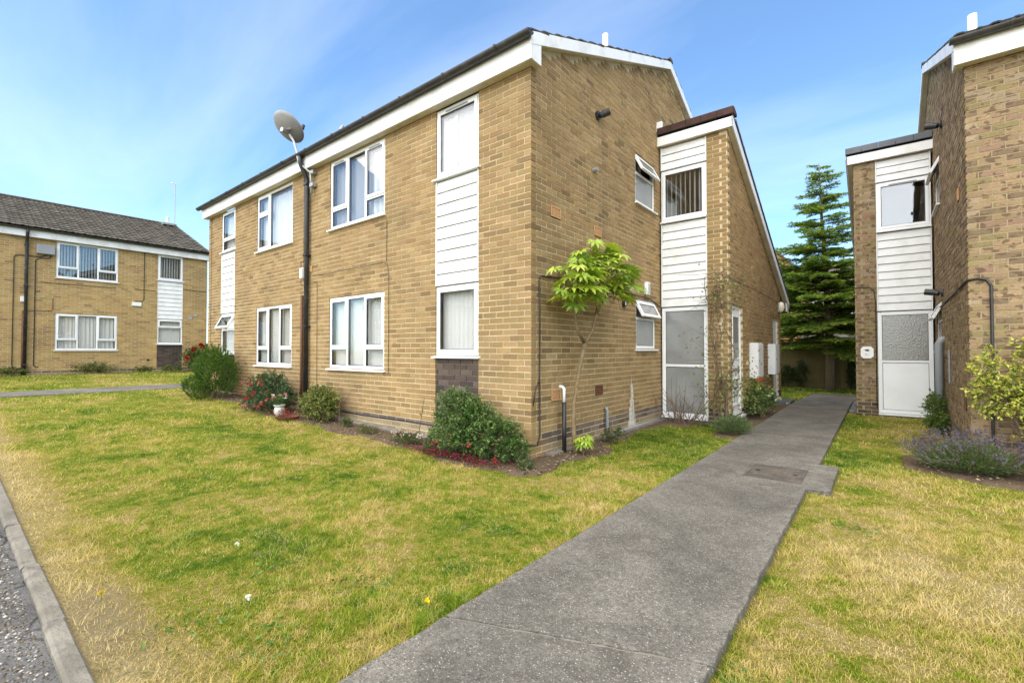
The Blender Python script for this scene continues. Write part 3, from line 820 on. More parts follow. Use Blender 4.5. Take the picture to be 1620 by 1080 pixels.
def window(B, F, s0, s1, z0, z1, cells, glass='glass', sill=True, cover=None, vents=True, name='window', sill_over=.035, setback=0.0):
    """cells: (a, b, c, d, kind) fractions of the opening; kind fixed / sash / open"""
    m = MB(); W_, H_ = s1 - s0, z1 - z0; fw = .045 if name == 'glazed_screen' else .028; ob, of = -.075 - setback, -.018 - setback
    ring(m, s0 + .002, s1 - .002, z0 + .002, z1 - .002, fw, ob, of)
    i0, i1, j0, j1 = s0 + fw, s1 - fw, z0 + fw, z1 - fw; w, h = i1 - i0, j1 - j0
    subs = []
    for (a, b, c, d, kind) in cells:
        a, b, c, d = i0 + a * w, i0 + b * w, j0 + c * h, j0 + d * h
        ring(m, a, b, c, d, .024, ob, of - .001)
        subs.append((a + .024, b - .024, c + .024, d - .024, kind))
    fr = m.build(name, M['upvc'], B.root, F, bevel=.004)
    for (a, b, c, d, kind) in subs:
        if kind == 'panel':
            p = MB(); p.box((a + .001, of - .045, c + .001), (b - .001, of - .008, d - .001)); p.build('panel', M['upvc'], fr, F)
            g = MB(); ring(g, a + .0005, b - .0005, c + .0005, d - .0005, .006, of - .05, of - .004); g.build('gasket', M['vent_dark'], fr, F)
        elif kind == 'fixed':
            p = MB(); p.box((a + .001, of - .034, c + .001), (b - .001, of - .014, d - .001)); p.build('pane', M[glass], fr, F)
            g = MB(); ring(g, a + .0005, b - .0005, c + .0005, d - .0005, .008, of - .05, of - .010); g.build('gasket', M['black'], fr, F)
        else:
            sm, pm, gm = MB(), MB(), MB()
            A, Bq, C, D = a - .018, b + .018, c - .018, d + .018; so, si = of + .014, of - .028
            ring(sm, A, Bq, C, D, .05, si, so)
            ring(gm, A + .0505, Bq - .0505, C + .0505, D - .0505, .008, si + .002, so - .010)
            pm.box((A + .051, so - .034, C + .051), (Bq - .051, so - .014, D - .051))
            vm = None
            if vents and kind == 'vent':
                vm = MB(); L = (Bq - A) * .55; mid = (A + Bq) / 2
                vm.box((mid - L / 2, so - .002, D - .038), (mid + L / 2, so + .011, D - .022))
            if kind in ('open',):
                th = R_(27); ca, sa = math.cos(th), math.sin(th)
                for q in (sm, pm, gm):
                    q.v = [(x, so + (y - so) * ca + (D - z) * sa, D - (D - z) * ca + (y - so) * sa) for x, y, z in q.v]
            sm.build('sash', M['upvc'], fr, F, bevel=.005); pm.build('pane', M[glass], fr, F); gm.build('gasket', M['black'], fr, F)
            if vm: vm.build('trickle_vent', M['grey'], fr, F)
    if sill:
        m = MB(); so = sill_over
        m.prism([(s0 - so, ob, z0 - .001), (s0 - so, .05, z0 - .014), (s0 - so, .05, z0 - .036), (s0 - so, ob, z0 - .030)], (W_ + 2 * so, 0, 0))
        m.build('sill', M['upvc'], fr, F, bevel=.003)
    if cover: cover(fr, F, s0 + .03, s1 - .03, z0 + .03, z1 - .03)
    return fr


def blinds(ang=28, gap=.0, z_lo=0, col='blind', frac=(0, 1)):
    def f(fr, F, a, b, c, d):
        m = MB(); w = b - a; a, b = a + w * frac[0], a + w * frac[1]; n = max(2, int((b - a) / .078)); st = (b - a) / n
        for i in range(n):
            x = a + st * (i + .5); th = R_(ang + random.uniform(-4, 4)); hx, hy = .043 * math.cos(th), .043 * math.sin(th); o = -.135
            vs = []
            for z in (c + .03 + z_lo, d - .02):
                vs += [(x - hx, o - hy, z), (x - hx * .3, o - hy * .3 + .006, z), (x + hx * .3, o + hy * .3 + .006, z), (x + hx, o + hy, z)]
            m.add(vs, [(0, 1, 5, 4), (1, 2, 6, 5), (2, 3, 7, 6)])
        m.box((a, -.165, d - .02), (b, -.115, d + .015))
        m.build('blind', M[col], fr, F, smooth=False)
    return f


def nets(amp=.02, wl=.09, z_lo=0.0, part=(0, 1), mat='net'):
    def f(fr, F, a, b, c, d):
        m = MB(); w = b - a; a, b = a + w * part[0], a + w * part[1]; n = int((b - a) / .012) + 1; ph = random.uniform(0, 6)
        vs = []
        for i in range(n + 1):
            x = a + (b - a) * i / n
            for j, z in enumerate((c + z_lo + .005, d)):
                o = -.13 + amp * math.sin(6.283 * x / wl + ph + .8 * math.sin(x * 9)) * (1.1 if j == 0 else .7); vs.append((x, o, z))
        m.add(vs, [(2 * i, 2 * i + 2, 2 * i + 3, 2 * i + 1) for i in range(n)])
        m.build('curtain_or_reflection', M[mat], fr, F, smooth=True)  # real curtains, and nets added in place of sky reflections
    return f


def both(*fs):
    def f(*a):
        for q in fs: q(*a)
    return f


def cladding(B, F, s0, s1, z0, z1, bh=.163, trim=True):
    """shiplap panel: back board with trims, and every board a piece of its own"""
    m = MB(); m.box((s0, -.08, z0), (s1, -.045, z1))
    m.box((s0, -.045, z0), (s0 + .022, .004, z1)); m.box((s1 - .022, -.045, z0), (s1, .004, z1))
    p = m.build('cladding_panel', M['fascia'], B.root, F, bevel=.003)
    n = max(1, round((z1 - z0) / bh)); h = (z1 - z0) / n
    for i in range(n):
        z = z0 + i * h; d = random.uniform(-.0012, .0012)
        q = MB(); a, b = s0 + .024, s1 - .024
        q.prism([(a, -.044, z + .003), (a, .001 + d, z + .003), (a, .002 + d, z + .010), (a, -.013 + d, z + h - .012), (a, -.026, z + h - .003), (a, -.044, z + h - .003)], (b - a, 0, 0))
        q.build('board', M['board'], p, F, bevel=.002)
    return p


def tile_shape(w=.3, L=.385, t=.018):
    """interlocking concrete tile: flat pan with a low roll on one side (c across, l up the slope, n normal)"""
    prof = [(0, .004), (.03, .018), (.075, .018), (.105, .005), (.19, .004), (.205, .012), (.235, .012), (.25, .005), (w + .004, .004)]
    vs = []; n = len(prof)
    for l, dn in ((0, .034), (L, 0)):
        for c, h in prof: vs.append((c, l, h + dn))
        for c, h in prof: vs.append((c, l, h + dn - t))
    fs = [(i, i + 1, 2 * n + i + 1, 2 * n + i) for i in range(n - 1)] + [(n + i + 1, n + i, i, i + 1)[::-1] for i in range(n - 1)]
    fs += [(n - 1, 2 * n - 1, 4 * n - 1, 3 * n - 1), (0, 2 * n, 3 * n, n)]
    return vs, fs


TV, TF = tile_shape()


def roof_slope(B, u0, u1, v0, z0, v1, z1, near=None, nmax=300, mat='tile', name='roof_tile', parent=None):
    """tiles on the slope that climbs from (v0, z0) to (v1, z1)"""
    L = math.hypot(v1 - v0, z1 - z0); dv, dz = (v1 - v0) / L, (z1 - z0) / L; nv, nz_ = -dz, dv
    if nz_ < 0: nv, nz_ = -nv, -nz_
    gauge = .315; rows = int(L / gauge) + 1; cols = int((u1 - u0) / .3) + 1
    items = []
    for r in range(rows):
        for c in range(cols):
            base_u = u0 + c * .3
            if base_u > u1 - .1: continue
            l0 = r * gauge; Lt = min(.385, L - l0 + .03)
            if Lt < .1: continue
            items.append((base_u, l0, Lt))
    slope_parent = parent or B.root
    sc = []
    for i, (bu, l0, Lt) in enumerate(items):
        p = B.body.W((bu + .15, v0 + dv * l0, z0 + dz * l0)) - CAM; d = np.linalg.norm(p)
        sc.append(((d if near is None else (0 if near(bu, l0) else 1e6 + d)), i))
    sc.sort(); sel = {i for q, i in sc[:nmax] if near is None or q < 1e6}
    rest = MB(); cache = {}
    for i, (bu, l0, Lt) in enumerate(items):
        ju, jl, jn = random.uniform(-.003, .003), random.uniform(-.006, .006), random.uniform(-.003, .004)
        col = (random.uniform(.8, 1.2),) * 3
        def P(c, l, h): return (bu + c + ju, v0 + dv * (l0 + l * Lt / .385 + jl) + nv * (h + jn), z0 + dz * (l0 + l * Lt / .385 + jl) + nz_ * (h + jn))
        if i in sel:
            key = (round(Lt, 2), random.randrange(5))
            if key not in cache:
                b = MB(); b.add([(c, dv * l * Lt / .385 + nv * h, dz * l * Lt / .385 + nz_ * h) for c, l, h in TV], TF, col)
                Fz = Frame((0, 0, 0), (0, 0, 0), B.U, B.V); cache[key] = b.mesh('roof_tile', M[mat], Fz)
            o = bpy.data.objects.new(name, cache[key]); COL.objects.link(o); o.parent = slope_parent; o.location = B.body.T([P(0, 0, 0)])[0]
        else: rest.add([P(c, l, h) for c, l, h in TV], TF, col)
    if rest.v: tag(rest.build('tiling', M[mat], B.root, B.body), kind='stuff')


# ================================================================== blocks
PAL['plinth'] = [((.28, .215, .13), 50), ((.31, .24, .15), 30), ((.24, .18, .115), 20)]
LEN, DEP, APEX = 10.46, 9.04, 4.52
TAN = .417
PV, PW = 4.13, 1.22          # porch: front plane and projection


def mirror(r): return (LEN - r[1], LEN - r[0], r[2], r[3])


SLOT = (.86, 1.69); BIG = (2.89, 4.53)
SL, SU = (1.24, 2.21), (3.75, 4.735)
BL, BU = (1.0, 2.25), (3.49, 4.72)
THREE = [(0, .335, .27, 1, 'sash'), (0, .335, 0, .27, 'fixed'), (.335, .665, 0, 1, 'fixed'), (.665, 1, .27, 1, 'sash'), (.665, 1, 0, .27, 'fixed')]
THREEV = [(a, b, c, d, 'vent' if k == 'sash' else k) for a, b, c, d, k in THREE]
ONE = [(0, 1, 0, 1, 'vent')]


def gutter_mesh(m, u0, u1, v, z, r=.058, t=.004, n=10):
    prof = [(v - r * math.cos(math.pi * i / n), z - r * math.sin(math.pi * i / n)) for i in range(n + 1)]
    inn = [(v - (r - t) * math.cos(math.pi * i / n), z - (r - t) * math.sin(math.pi * i / n)) for i in range(n + 1)][::-1]
    m.prism([(u0, a, b) for a, b in prof + inn], (u1 - u0, 0, 0))


def tri_top(v): return 4.985 + TAN * (v if v <= APEX else DEP - v)


def porch_top(s): return 5.235 - .444 * s


def block(B, cfg):
    root = B.root
    FF, FS = B.front(), B.side()
    U, V = B.U, B.V
    FP = B.frame(0, PV, -U, -V)                 # porch front, s away from the wall
    FQ = B.frame(-PW, PV, V, -U)                # porch outer side
    porch = cfg.get('porch', True)
    # ---------------- openings
    strips = [(SLOT[0], SLOT[1], .305, 4.9)]; bigs = [(*BIG, *BL), (*BIG, *BU)]
    op = strips + bigs + [mirror(r) for r in strips + bigs]
    wall = B.backing('front_wall', FF, .009, LEN, -.4, [(0, 4.86), (LEN, 4.86)], op, M['mortar'])
    B.wall = wall
    B.lay(FF, 0, LEN, .305, lambda q: 4.9, op, 0)
    B.lay(FF, 0, LEN, .230, lambda q: .30, [], 1, pal='band')
    B.lay(FF, 0, LEN, -.295, lambda q: .23, [], 0, pal='plinth')
    # dark brick apron under the slot windows, set back a little
    for a, b in (SLOT, (LEN - SLOT[1], LEN - SLOT[0])):
        FA = B.frame(0, .012, U, -V); B.lay(FA, a + .006, b - .006, .305, lambda q: 1.215, [], 0, corner0=False, pal='dark')
        m = MB(); m.box((a, -.1, .30), (b, -.022, 1.225)); m.build('apron_backing', M['dark_mortar'], root, FF)
    # ---------------- windows
    cov = cfg['covers']
    for k, mir in ((0, False), (1, True)):
        f = mirror if mir else (lambda r: r)
        r = f((*SLOT, *SU)); window(B, FF, *r, cfg['slot_up'][k], cover=cov[k][0])
        r = f((*SLOT, *SL)); window(B, FF, *r, cfg['slot_low'][k], cover=cov[k][1])
        r = f((*SLOT, SL[1] + .012, SU[0] - .04)); cladding(B, FF, *r)
        r = f((*BIG, *BU)); window(B, FF, *r, cfg['big_up'][k], cover=cov[k][2])
        r = f((*BIG, *BL)); window(B, FF, *r, cfg['big_low'][k], cover=cov[k][3])
    # ---------------- gable wall
    so = [(3.03, 3.90, 3.87, 4.73), (3.03, 3.90, 1.34, 2.20)] if porch else []
    B.backing('gable_wall', FS, .1, DEP, -.4, [(0, tri_top(0)), (APEX, tri_top(APEX)), (DEP, tri_top(DEP))], so, M['mortar'])

    def zone(r): return not (porch and r[0] > PV + .09 and r[3] < porch_top(r[0] - PV) + .1)
    B.lay(FS, 0, DEP, .305, tri_top, so, 1, zone=zone)
    B.lay(FS, 0, PV + .1 if porch else DEP, .155, lambda q: .30, [], 1, pal='band')
    B.lay(FS, 0, PV + .1 if porch else DEP, -.295, lambda q: .155, [], 1, pal='plinth')
    FAN = [(0, 1, .62, 1, 'open'), (0, 1, 0, .62, 'fixed')]
    for r in so: window(B, FS, *r, FAN, glass='frost', vents=False)
    # far end and rear walls, plain
    m = MB(); m.prism([(LEN - .1, 0.1, -.4), (LEN - .1, DEP - .1, -.4), (LEN - .1, DEP - .1, 4.9), (LEN - .1, APEX, tri_top(APEX) - .05), (LEN - .1, .1, 4.9)], (.1, 0, 0)); m.build('end_wall', M['render'], root, B.body)
    m = MB(); m.box((.1, DEP - .1, -.4), (LEN - .1, DEP, 4.9)); m.build('rear_wall', M['render'], root, B.body)
    # interior
    m = MB()
    for z in (.1, 2.42, 4.76): m.box((.1, .11, z - .12), (LEN - .11, DEP - .11, z))
    m.build('floor_slab', M['carpet'], root, B.body)
    m = MB(); m.box((.1, 3.4, .1), (LEN - .11, 3.5, 4.64)); m.box((5.18, .11, .1), (5.28, 3.4, 4.64)); m.box((2.3, .11, .1), (2.38, 3.4, 4.64)); m.box((LEN - 2.38, .11, .1), (LEN - 2.3, 3.4, 4.64))
    m.build('partition', M['inside'], root, B.body)
    # ---------------- roof
    e = .09; v0, z0 = -.165, 5.04; za = z0 + TAN * (APEX - v0)
    m = MB(); t = .05
    m.prism([(-e, v0, z0 - t), (-e, APEX, za - t), (-e, DEP - v0, z0 - t), (-e, DEP - v0, z0 - t - .03), (-e, APEX, za - t - .05), (-e, v0, z0 - t - .03)], (LEN + 2 * e, 0, 0))
    roof = m.build('roof', M['tile_red'] if False else M['lead'], root, B.body)
    # painted col attribute for the deck is not needed; tiles lie on it
    nr = cfg.get('tile_near')
    roof_slope(B, -e - .01, LEN + e, v0 + .045, z0 + .019, APEX, za, near=nr, nmax=cfg.get('tile_max', 40), parent=roof)
    roof_slope(B, -e - .01, LEN + e, DEP - v0 + .03, z0 - .02, APEX, za, near=(lambda u, l: u < .1), nmax=30, parent=roof)
    m = MB(); k = -e - .02
    while k < LEN + e:
        m = MB(); n = 6; rr = .105
        vs = [(k + du, APEX - rr * math.cos(math.pi * i / n), za + .005 + rr * .62 * math.sin(math.pi * i / n)) for du in (0, .44) for i in range(n + 1)]
        c = random.uniform(.8, 1.2); m.add(vs, [(i, i + 1, n + 2 + i, n + 1 + i) for i in range(n)] + [tuple(range(n + 1))[::-1], tuple(range(n + 1, 2 * n + 2))], (c, c, c)); m.build('ridge_tile', M['tile'], roof, B.body); k += .45
    # fascia, soffit, barge boards
    m = MB(); m.box((-.1, -.135, 4.735), (LEN + .1, -.108, 4.985)); fas = m.build('fascia', M['fascia'], root, B.body, bevel=.003)
    m = MB(); m.box((-.075, -.107, 4.742), (LEN + .075, -.001, 4.755)); m.build('soffit', M['soffit'], root, B.body)
    for s_, nm in ((1, 'barge_board'), (-1, 'barge_board')):
        m = MB()
        def q(v): return v if s_ == 1 else DEP - v
        hh = .155; a = -.138
        pl = [(-.102, q(a), 4.958 + TAN * a), (-.102, q(APEX), 4.958 + TAN * APEX), (-.102, q(APEX), 4.958 + hh + TAN * APEX), (-.102, q(a), 4.958 + hh + TAN * a)]
        m.prism(pl, (.026, 0, 0)); bb = m.build(nm, M['fascia'], root, B.body, bevel=.002)
        m = MB(); m.prism([(-.076, q(.0), 4.965), (-.076, q(APEX), 4.965 + TAN * APEX), (-.076, q(APEX), 4.98 + TAN * APEX), (-.076, q(.0), 4.98)], (.075, 0, 0)); m.build('barge_soffit', M['soffit'], bb, B.body)
        # boxed eaves end
        m = MB(); m.prism([(-.098, q(-.104), 4.738), (-.098, q(.075), 4.738), (-.098, q(.075), 5.0), (-.098, q(-.104), 4.94)], (.02, 0, 0)); m.build('box_end', M['fascia'], bb, B.body)
        m = MB(); m.box((-.077, min(q(-.1), q(.072)), 4.74), (-.002, max(q(-.1), q(.072)), 4.752)); m.build('box_soffit', M['soffit'], bb, B.body)
    # far verge
    m = MB(); m.prism([(LEN + .076, -.138, 4.90), (LEN + .076, APEX, 4.958 + TAN * APEX), (LEN + .076, APEX, 5.113 + TAN * APEX), (LEN + .076, -.138, 5.055)], (.024, 0, 0)); m.build('barge_board', M['fascia'], root, B.body)
    # gutter and brackets
    m = MB(); gutter_mesh(m, -.14, LEN + .2, -.2, 5.015); gt = m.build('gutter', M['gutter'], root, B.body)
    m = MB(); m.prism([(-.143, -.2 - .058 * math.cos(math.pi * i / 8), 5.015 - .058 * math.sin(math.pi * i / 8)) for i in range(9)], (.006, 0, 0)); m.build('stop_end', M['gutter'], gt, B.body)
    u = .35
    while u < LEN:
        m = MB(); n = 8; r1, r0 = .068, .0585
        pr = [(-.2 - r1 * math.cos(math.pi * i / n), 5.02 - r1 * math.sin(math.pi * i / n)) for i in range(n + 1)] + [(-.2 + r0 * math.cos(math.pi * i / n), 5.02 - r0 * math.sin(math.pi * i / n)) for i in range(n + 1)]
        m.prism([(u, a, b) for a, b in pr], (.035, 0, 0)); m.build('gutter_bracket', M['gutter'], gt, B.body); u += .92
    # downpipe
    pu = LEN / 2 + .01
    m = MB(); m.tube([(pu, -.2, 4.97), (pu, -.2, 4.86), (pu, -.18, 4.80), (pu, -.085, 4.60), (pu, -.062, 4.53), (pu, -.062, 4.2), (pu, -.062, -.1)], .043, 10)
    dp = m.build('downpipe', M['black'], root, B.body, smooth=True)
    for z in (4.45, 3.1, 1.75, .5):
        m = MB(); m.box((pu - .06, -.115, z), (pu + .06, -.006, z + .035)); m.build('pipe_clip', M['black'], dp, B.body, bevel=.006)
    if not porch: B.finish_bricks(); return
    # ---------------- porch
    strip = (.028, .862, -.1, 5.3)
    B.backing('porch_front', FP, .862, PW - .009, -.4, [(0, 5.19), (PW, 5.19)], [], M['mortar'])
    B.lay(FP, .866, PW, .305, lambda q: 5.22, [], 0, corner0=False, corner1=True)
    B.lay(FP, .866, PW, -.295, lambda q: .30, [], 0, corner0=False, corner1=True, pal='dark')
    m = MB(); m.box((0.002, -.12, -.2), (.864, -.005, .07)); m.build('threshold', M['concrete'], root, FP, bevel=.006)
    m = MB(); m.box((.0, -.12, 5.15), (.864, -.05, 5.2)); m.build('lintel', M['fascia'], root, FP)
    r1 = (.03, .86, 4.715, 5.15); r2 = (.03, .86, 2.125, 3.69)
    cladding(B, FP, *r1); cladding(B, FP, *r2)
    window(B, FP, .03, .86, 3.735, 4.70, ONE if cfg.get('porch_vent') else [(0, 1, 0, 1, 'sash')], cover=cfg.get('porch_cover'), sill_over=.0)
    sc = window(B, FP, .03, .86, .10, 2.11, cfg['screen'], glass=cfg['screen_glass'], sill=True, name='glazed_screen', sill_over=.0)
    # porch side wall and doors
    SLn = 5.3
    dr = [(.19, .99, .13, 2.13), (4.18, 4.93, .13, 2.13)] if cfg.get('doors', True) else []
    B.backing('porch_side', FQ, .1, SLn, -.4, [(0, porch_top(0)), (SLn, porch_top(SLn))], dr, M['mortar'])
    B.lay(FQ, 0, SLn, .305, porch_top, dr, 0)
    B.lay(FQ, 0, SLn, -.295, lambda q: .30, dr, 0, pal='dark')
    m = MB(); m.box((.0, -PW, -.4), (SLn, 0, -.3)); m.build('porch_base', M['concrete'], root, FQ)
    m = MB(); m.box((SLn - .1, -PW, -.4), (SLn, -.1, porch_top(SLn) - .02)); m.build('porch_rear', M['render'], root, FQ)
    m = MB(); m.box((.1, -PW + .01, 2.30), (SLn - .1, -.1, 2.42)); m.build('porch_floor', M['carpet'], root, FQ)
    if dr:
        door(B, FQ, *dr[0], 'panelled'); door(B, FQ, *dr[1], 'plain')
    # porch roof deck with its edge
    a0, a1 = -.09, 6.02; zt = 5.395
    def zr(s): return zt - .444 * (s - a0)
    m = MB(); m.prism([(a0, .105, zr(a0)), (a1, .105, zr(a1)), (a1, .105, zr(a1) - .06), (a0, .105, zr(a0) - .06)], (0, -PW - .10, 0)); pr = m.build('porch_roof', M['lead'], root, FQ)
    hh = .165
    m = MB(); m.prism([(a0, .085, zr(a0) - .062), (a1, .085, zr(a1) - .062), (a1, .085, zr(a1) - .062 - hh), (a0, .085, zr(a0) - .062 - hh)], (0, .022, 0)); bb = m.build('porch_barge', M['fascia'], root, FQ, bevel=.002)
    m = MB(); m.prism([(a0 + .02, .084, zr(a0) - .062 - hh + .012), (a1 - .02, .084, zr(a1) - .062 - hh + .012), (a1 - .02, .084, zr(a1) - .062 - hh + .026), (a0 + .02, .084, zr(a0) - .062 - hh + .026)], (0, -.082, 0)); m.build('barge_soffit', M['soffit'], bb, FQ)
    m = MB(); m.box((5.72, .06, 2.36), (6.0, .088, 2.7)); m.build('box_end', M['fascia'], bb, FQ)
    m = MB(); m.box((.0, .068, 5.165), (PW + .105, .09, 5.375)); pf = m.build('porch_fascia', M['fascia'], root, FP, bevel=.003)
    m = MB(); m.box((.0, .002, 5.17), (PW + .08, .067, 5.182)); m.build('porch_soffit', M['soffit'], pf, FP)
    em = M[cfg['edge_mat']]
    for i in range(5):
        a = i * .268; m = MB()
        m.prism([(a + .003, .115, 5.378), (a + .003, .118, 5.50), (a + .003, .02, 5.515), (a + .003, -.16, 5.455), (a + .003, -.16, 5.40)], (.264, 0, 0)); m.build('edge_tile', em, pr, FP, bevel=.004)
    k = 0
    while k * .315 < 6.0:                      # verge tiles down the porch roof
        s_ = a0 + .16 + k * .3; m = MB()
        m.prism([(s_, .125, zr(s_) + .012), (s_ + .36, .125, zr(s_ + .36)), (s_ + .36, .125, zr(s_ + .36) - .02), (s_, .125, zr(s_) - .02 - .012)], (0, -PW - .12, 0)); m.build('roof_course', M['lead'], pr, FQ); k += 1
        if s_ + .66 > a1: break
    B.finish_bricks()


def door(B, F, s0, s1, z0, z1, style):
    m = MB(); ring(m, s0 + .002, s1 - .002, z0 + .002, z1 - .002, .06, -.095, -.03); fr = m.build('door', M['upvc'], B.root, F, bevel=.004)
    a, b, c, d = s0 + .063, s1 - .063, z0 + .063, z1 - .063
    m = MB(); m.box((a, -.085, c), (b, -.04, d)); lf = m.build('door_leaf', M['upvc' if style == 'panelled' else 'greydoor'], fr, F, bevel=.004)
    if style == 'panelled':
        m = MB(); w = b - a
        ring(m, a + .12 * w, b - .12 * w, c + .95, d - .12, .03, -.04, -.022); ring(m, a + .12 * w, b - .12 * w, c + .12, c + .62, .03, -.04, -.022)
        m.box((a + .2 * w, -.04, c + .22), (b - .2 * w, -.028, c + .52)); m.build('door_moulding', M['upvc'], fr, F, bevel=.006)
        m = MB(); m.box((a + .12 * w + .031, -.039, c + .985), (b - .12 * w - .031, -.030, d - .155)); m.build('pane', M['pattern'], fr, F)
        m = MB(); m.box((a + .2 * w, -.04, c + .74), (b - .2 * w, -.022, c + .80)); m.build('letter_plate', M['metal'], fr, F, bevel=.004)
    m = MB(); hx = a + .06 if style == 'panelled' else b - .06
    m.box((hx - .018, -.04, c + .86), (hx + .018, -.03, c + 1.08)); m.tube([(hx, -.03, c + .98), (hx, .012, c + .98), (hx + (.11 if style == 'panelled' else -.11), .014, c + .98)], .009, 6); m.build('handle', M['metal' if style == 'panelled' else 'black'], fr, F)
    m = MB(); m.box((s0 - .02, -.09, z0 - .05), (s1 + .02, .05, z0 - .004)); m.build('sill', M['upvc'], fr, F, bevel=.005)


def cable(B, F, pts, name='cable', r=.004, mat='black'):
    m = MB(); m.tube(pts, r, 5); return m.build(name, M[mat], B.root, F, smooth=True)


def air_brick(B, F, s, z, w=.215, h=.14, mat='terra', n=(6, 5)):
    m = MB(); m.box((s, -.004, z), (s + w, .004, z + h)); ring(m, s, s + w, z, z + h, .018, .0, .014)
    cw, ch = (w - .036) / n[0], (h - .036) / n[1]
    for i in range(1, n[0]): m.box((s + .018 + i * cw - .006, .004, z + .018), (s + .018 + i * cw + .006, .012, z + h - .018))
    for j in range(1, n[1]): m.box((s + .018, .004, z + .018 + j * ch - .005), (s + w - .018, .011, z + .018 + j * ch + .005))
    o = m.build('air_brick', M[mat], B.root, F)
    m = MB(); m.box((s + .017, .003, z + .017), (s + w - .017, .0055, z + h - .017)); m.build('vent_hole', M['vent_dark'], o, F)
    return o


LOWV = [(0, 1, .70, 1, 'sash'), (0, 1, 0, .70, 'fixed')]
TWO = [(.64, 1, .66, 1, 'sash'), (.64, 1, 0, .66, 'sash'), (0, .64, 0, 1, 'fixed')]


def build_main():
    X0, Y0 = -3.245, 4.435
    B = Building('apartment_block', 'yellow brick two-storey block of flats in the centre with a white clad porch', (X0, Y0, 0), (-1, 0), (0, 1), 'main', M['brick'])
    cfg = dict(slot_up=[ONE, [(0, 1, .28, 1, 'sash'), (0, 1, 0, .28, 'fixed')]], slot_low=[ONE[:0] + [(0, 1, 0, 1, 'sash')], [(0, 1, .60, 1, 'open'), (0, 1, 0, .60, 'fixed')]],
               big_up=[THREEV, TWO], big_low=[THREE, THREE],
               covers=[[both(nets(.02, .3, part=(.62, 1)), nets(.006, .12, mat='net_reflection')), blinds(16), both(nets(.012, .16, mat='net_reflection'), nets(.02, .14, part=(0, .3))), blinds(22)], [nets(), nets(), nets(.01, .2), both(nets(.015, .07, .35, (.3, .7)), blinds(55))]],  # sheer nets and upper big-window nets added to imitate pale cloud reflections
               screen=[(0, 1, 0, .463, 'fixed'), (0, 1, .463, 1, 'fixed')], screen_glass='frost', edge_mat='tile_red', porch_cover=blinds(58),
               tile_near=lambda u, l: u < .1)
    block(B, cfg)
    FF, FS, FP, FQ = B.front(), B.side(), B.frame(0, PV, -B.U, -B.V), B.frame(-PW, PV, B.V, -B.U)
    # front: junction box, brown service pipe, cables
    m = MB(); m.box((5.40, .002, 2.70), (5.50, .07, 2.90)); m.build('junction_box', M['meter'], B.root, FF, bevel=.008)
    m = MB(); m.box((5.14, .002, 2.80), (5.22, .012, 2.92)); m.build('patch_plate', M['terra'], B.root, FF, bevel=.003)
    cable(B, FF, [(5.47, .03, 2.38), (5.47, .03, -.05)], 'service_pipe', .026, 'brownpipe')
    cable(B, FF, [(5.45, .012, 4.72), (5.45, .012, 2.9)]); cable(B, FF, [(5.56, .012, 3.05), (5.56, .012, 2.62), (5.52, .012, 2.57), (5.36, .012, 2.56)])
    cable(B, FF, [(5.1, .012, 2.72), (4.6, .014, 2.70), (4.2, .012, 2.715), (3.5, .014, 2.70), (2.9, .012, 2.715), (2.80, .012, 2.68), (2.77, .012, 2.5), (2.76, .012, 1.7), (2.765, .012, .95)])
    cable(B, FF, [(2.82, .012, 2.72), (2.82, .012, 3.4)]); cable(B, FF, [(5.1, .012, 2.60), (4.98, .014, 2.60), (4.94, .012, 2.55), (4.93, .012, 1.5), (4.92, .012, .45)])
    cable(B, FF, [(10.25, .012, 4.72), (10.24, .012, .4)])
    cable(B, FF, [(4.3, .016, .27), (3.4, .02, .245), (2.4, .016, .26), (1.6, .02, .25), (.9, .016, .22), (.3, .02, .20), (-.012, .014, .19)], r=.009)
    # side wall fittings
    cable(B, FS, [(.0, .014, .19), (.09, .02, .17), (.15, .016, .28), (.15, .012, 1.0), (.16, .012, 1.6), (.15, .012, 2.2), (.2, .012, 2.23), (.6, .014, 2.25), (1.6, .012, 2.23), (2.3, .016, 2.27), (2.75, .012, 2.27), (3.1, .014, 2.25), (3.6, .012, 2.25), (4.1, .014, 2.14)], r=.009)
    cable(B, FS, [(.155, .014, .95), (.07, .018, .86), (.02, .012, .65)], r=.006)
    air_brick(B, FS, .42, 3.02); air_brick(B, FS, .42, .675)
    air_brick(B, FS, 1.55, 3.0, .215, .14, 'terra'); air_brick(B, FS, 1.58, .66, .21, .14, 'brownpipe')
    m = MB(); m.box((3.38, .002, 2.30), (3.50, .07, 2.52)); v = m.build('extractor_vent', M['upvc'], B.root, FS, bevel=.008)
    m = MB(); [m.box((3.395, .071, 2.33 + i * .03), (3.485, .078, 2.338 + i * .03)) for i in range(6)]; m.build('louvre', M['grey'], v, FS)
    m = MB(); m.tube([(1.55, 0, 3.95), (1.55, .07, 3.95)], .032, 8); m.build('overflow_stub', M['grey'], B.root, FS)
    # cold water pipe: black lagging with a white elbow
    m = MB(); m.tube([(.54, .12, -.05), (.535, .12, .66)], .028, 8); wp = m.build('waste_pipe', M['black'], B.root, FS, smooth=True)
    m = MB(); m.tube([(.535, .12, .66), (.535, .12, .83), (.53, .10, .85), (.52, .06, .855)], .019, 8); m.build('pipe_elbow', M['upvc'], wp, FS, smooth=True)
    m = MB(); m.tube([(1.84, .03, .46), (1.86, .045, .42), (1.86, .045, .09), (1.9, .06, .06), (2.3, .07, .055), (3.0, .075, .06), (4.1, .075, .065)], .022, 7); m.build('drain_hose', M['grey'], B.root, FS, smooth=True)
    cable(B, FQ, [(.0, .012, 2.57), (2.5, .012, 2.575), (5.28, .012, 2.57)])
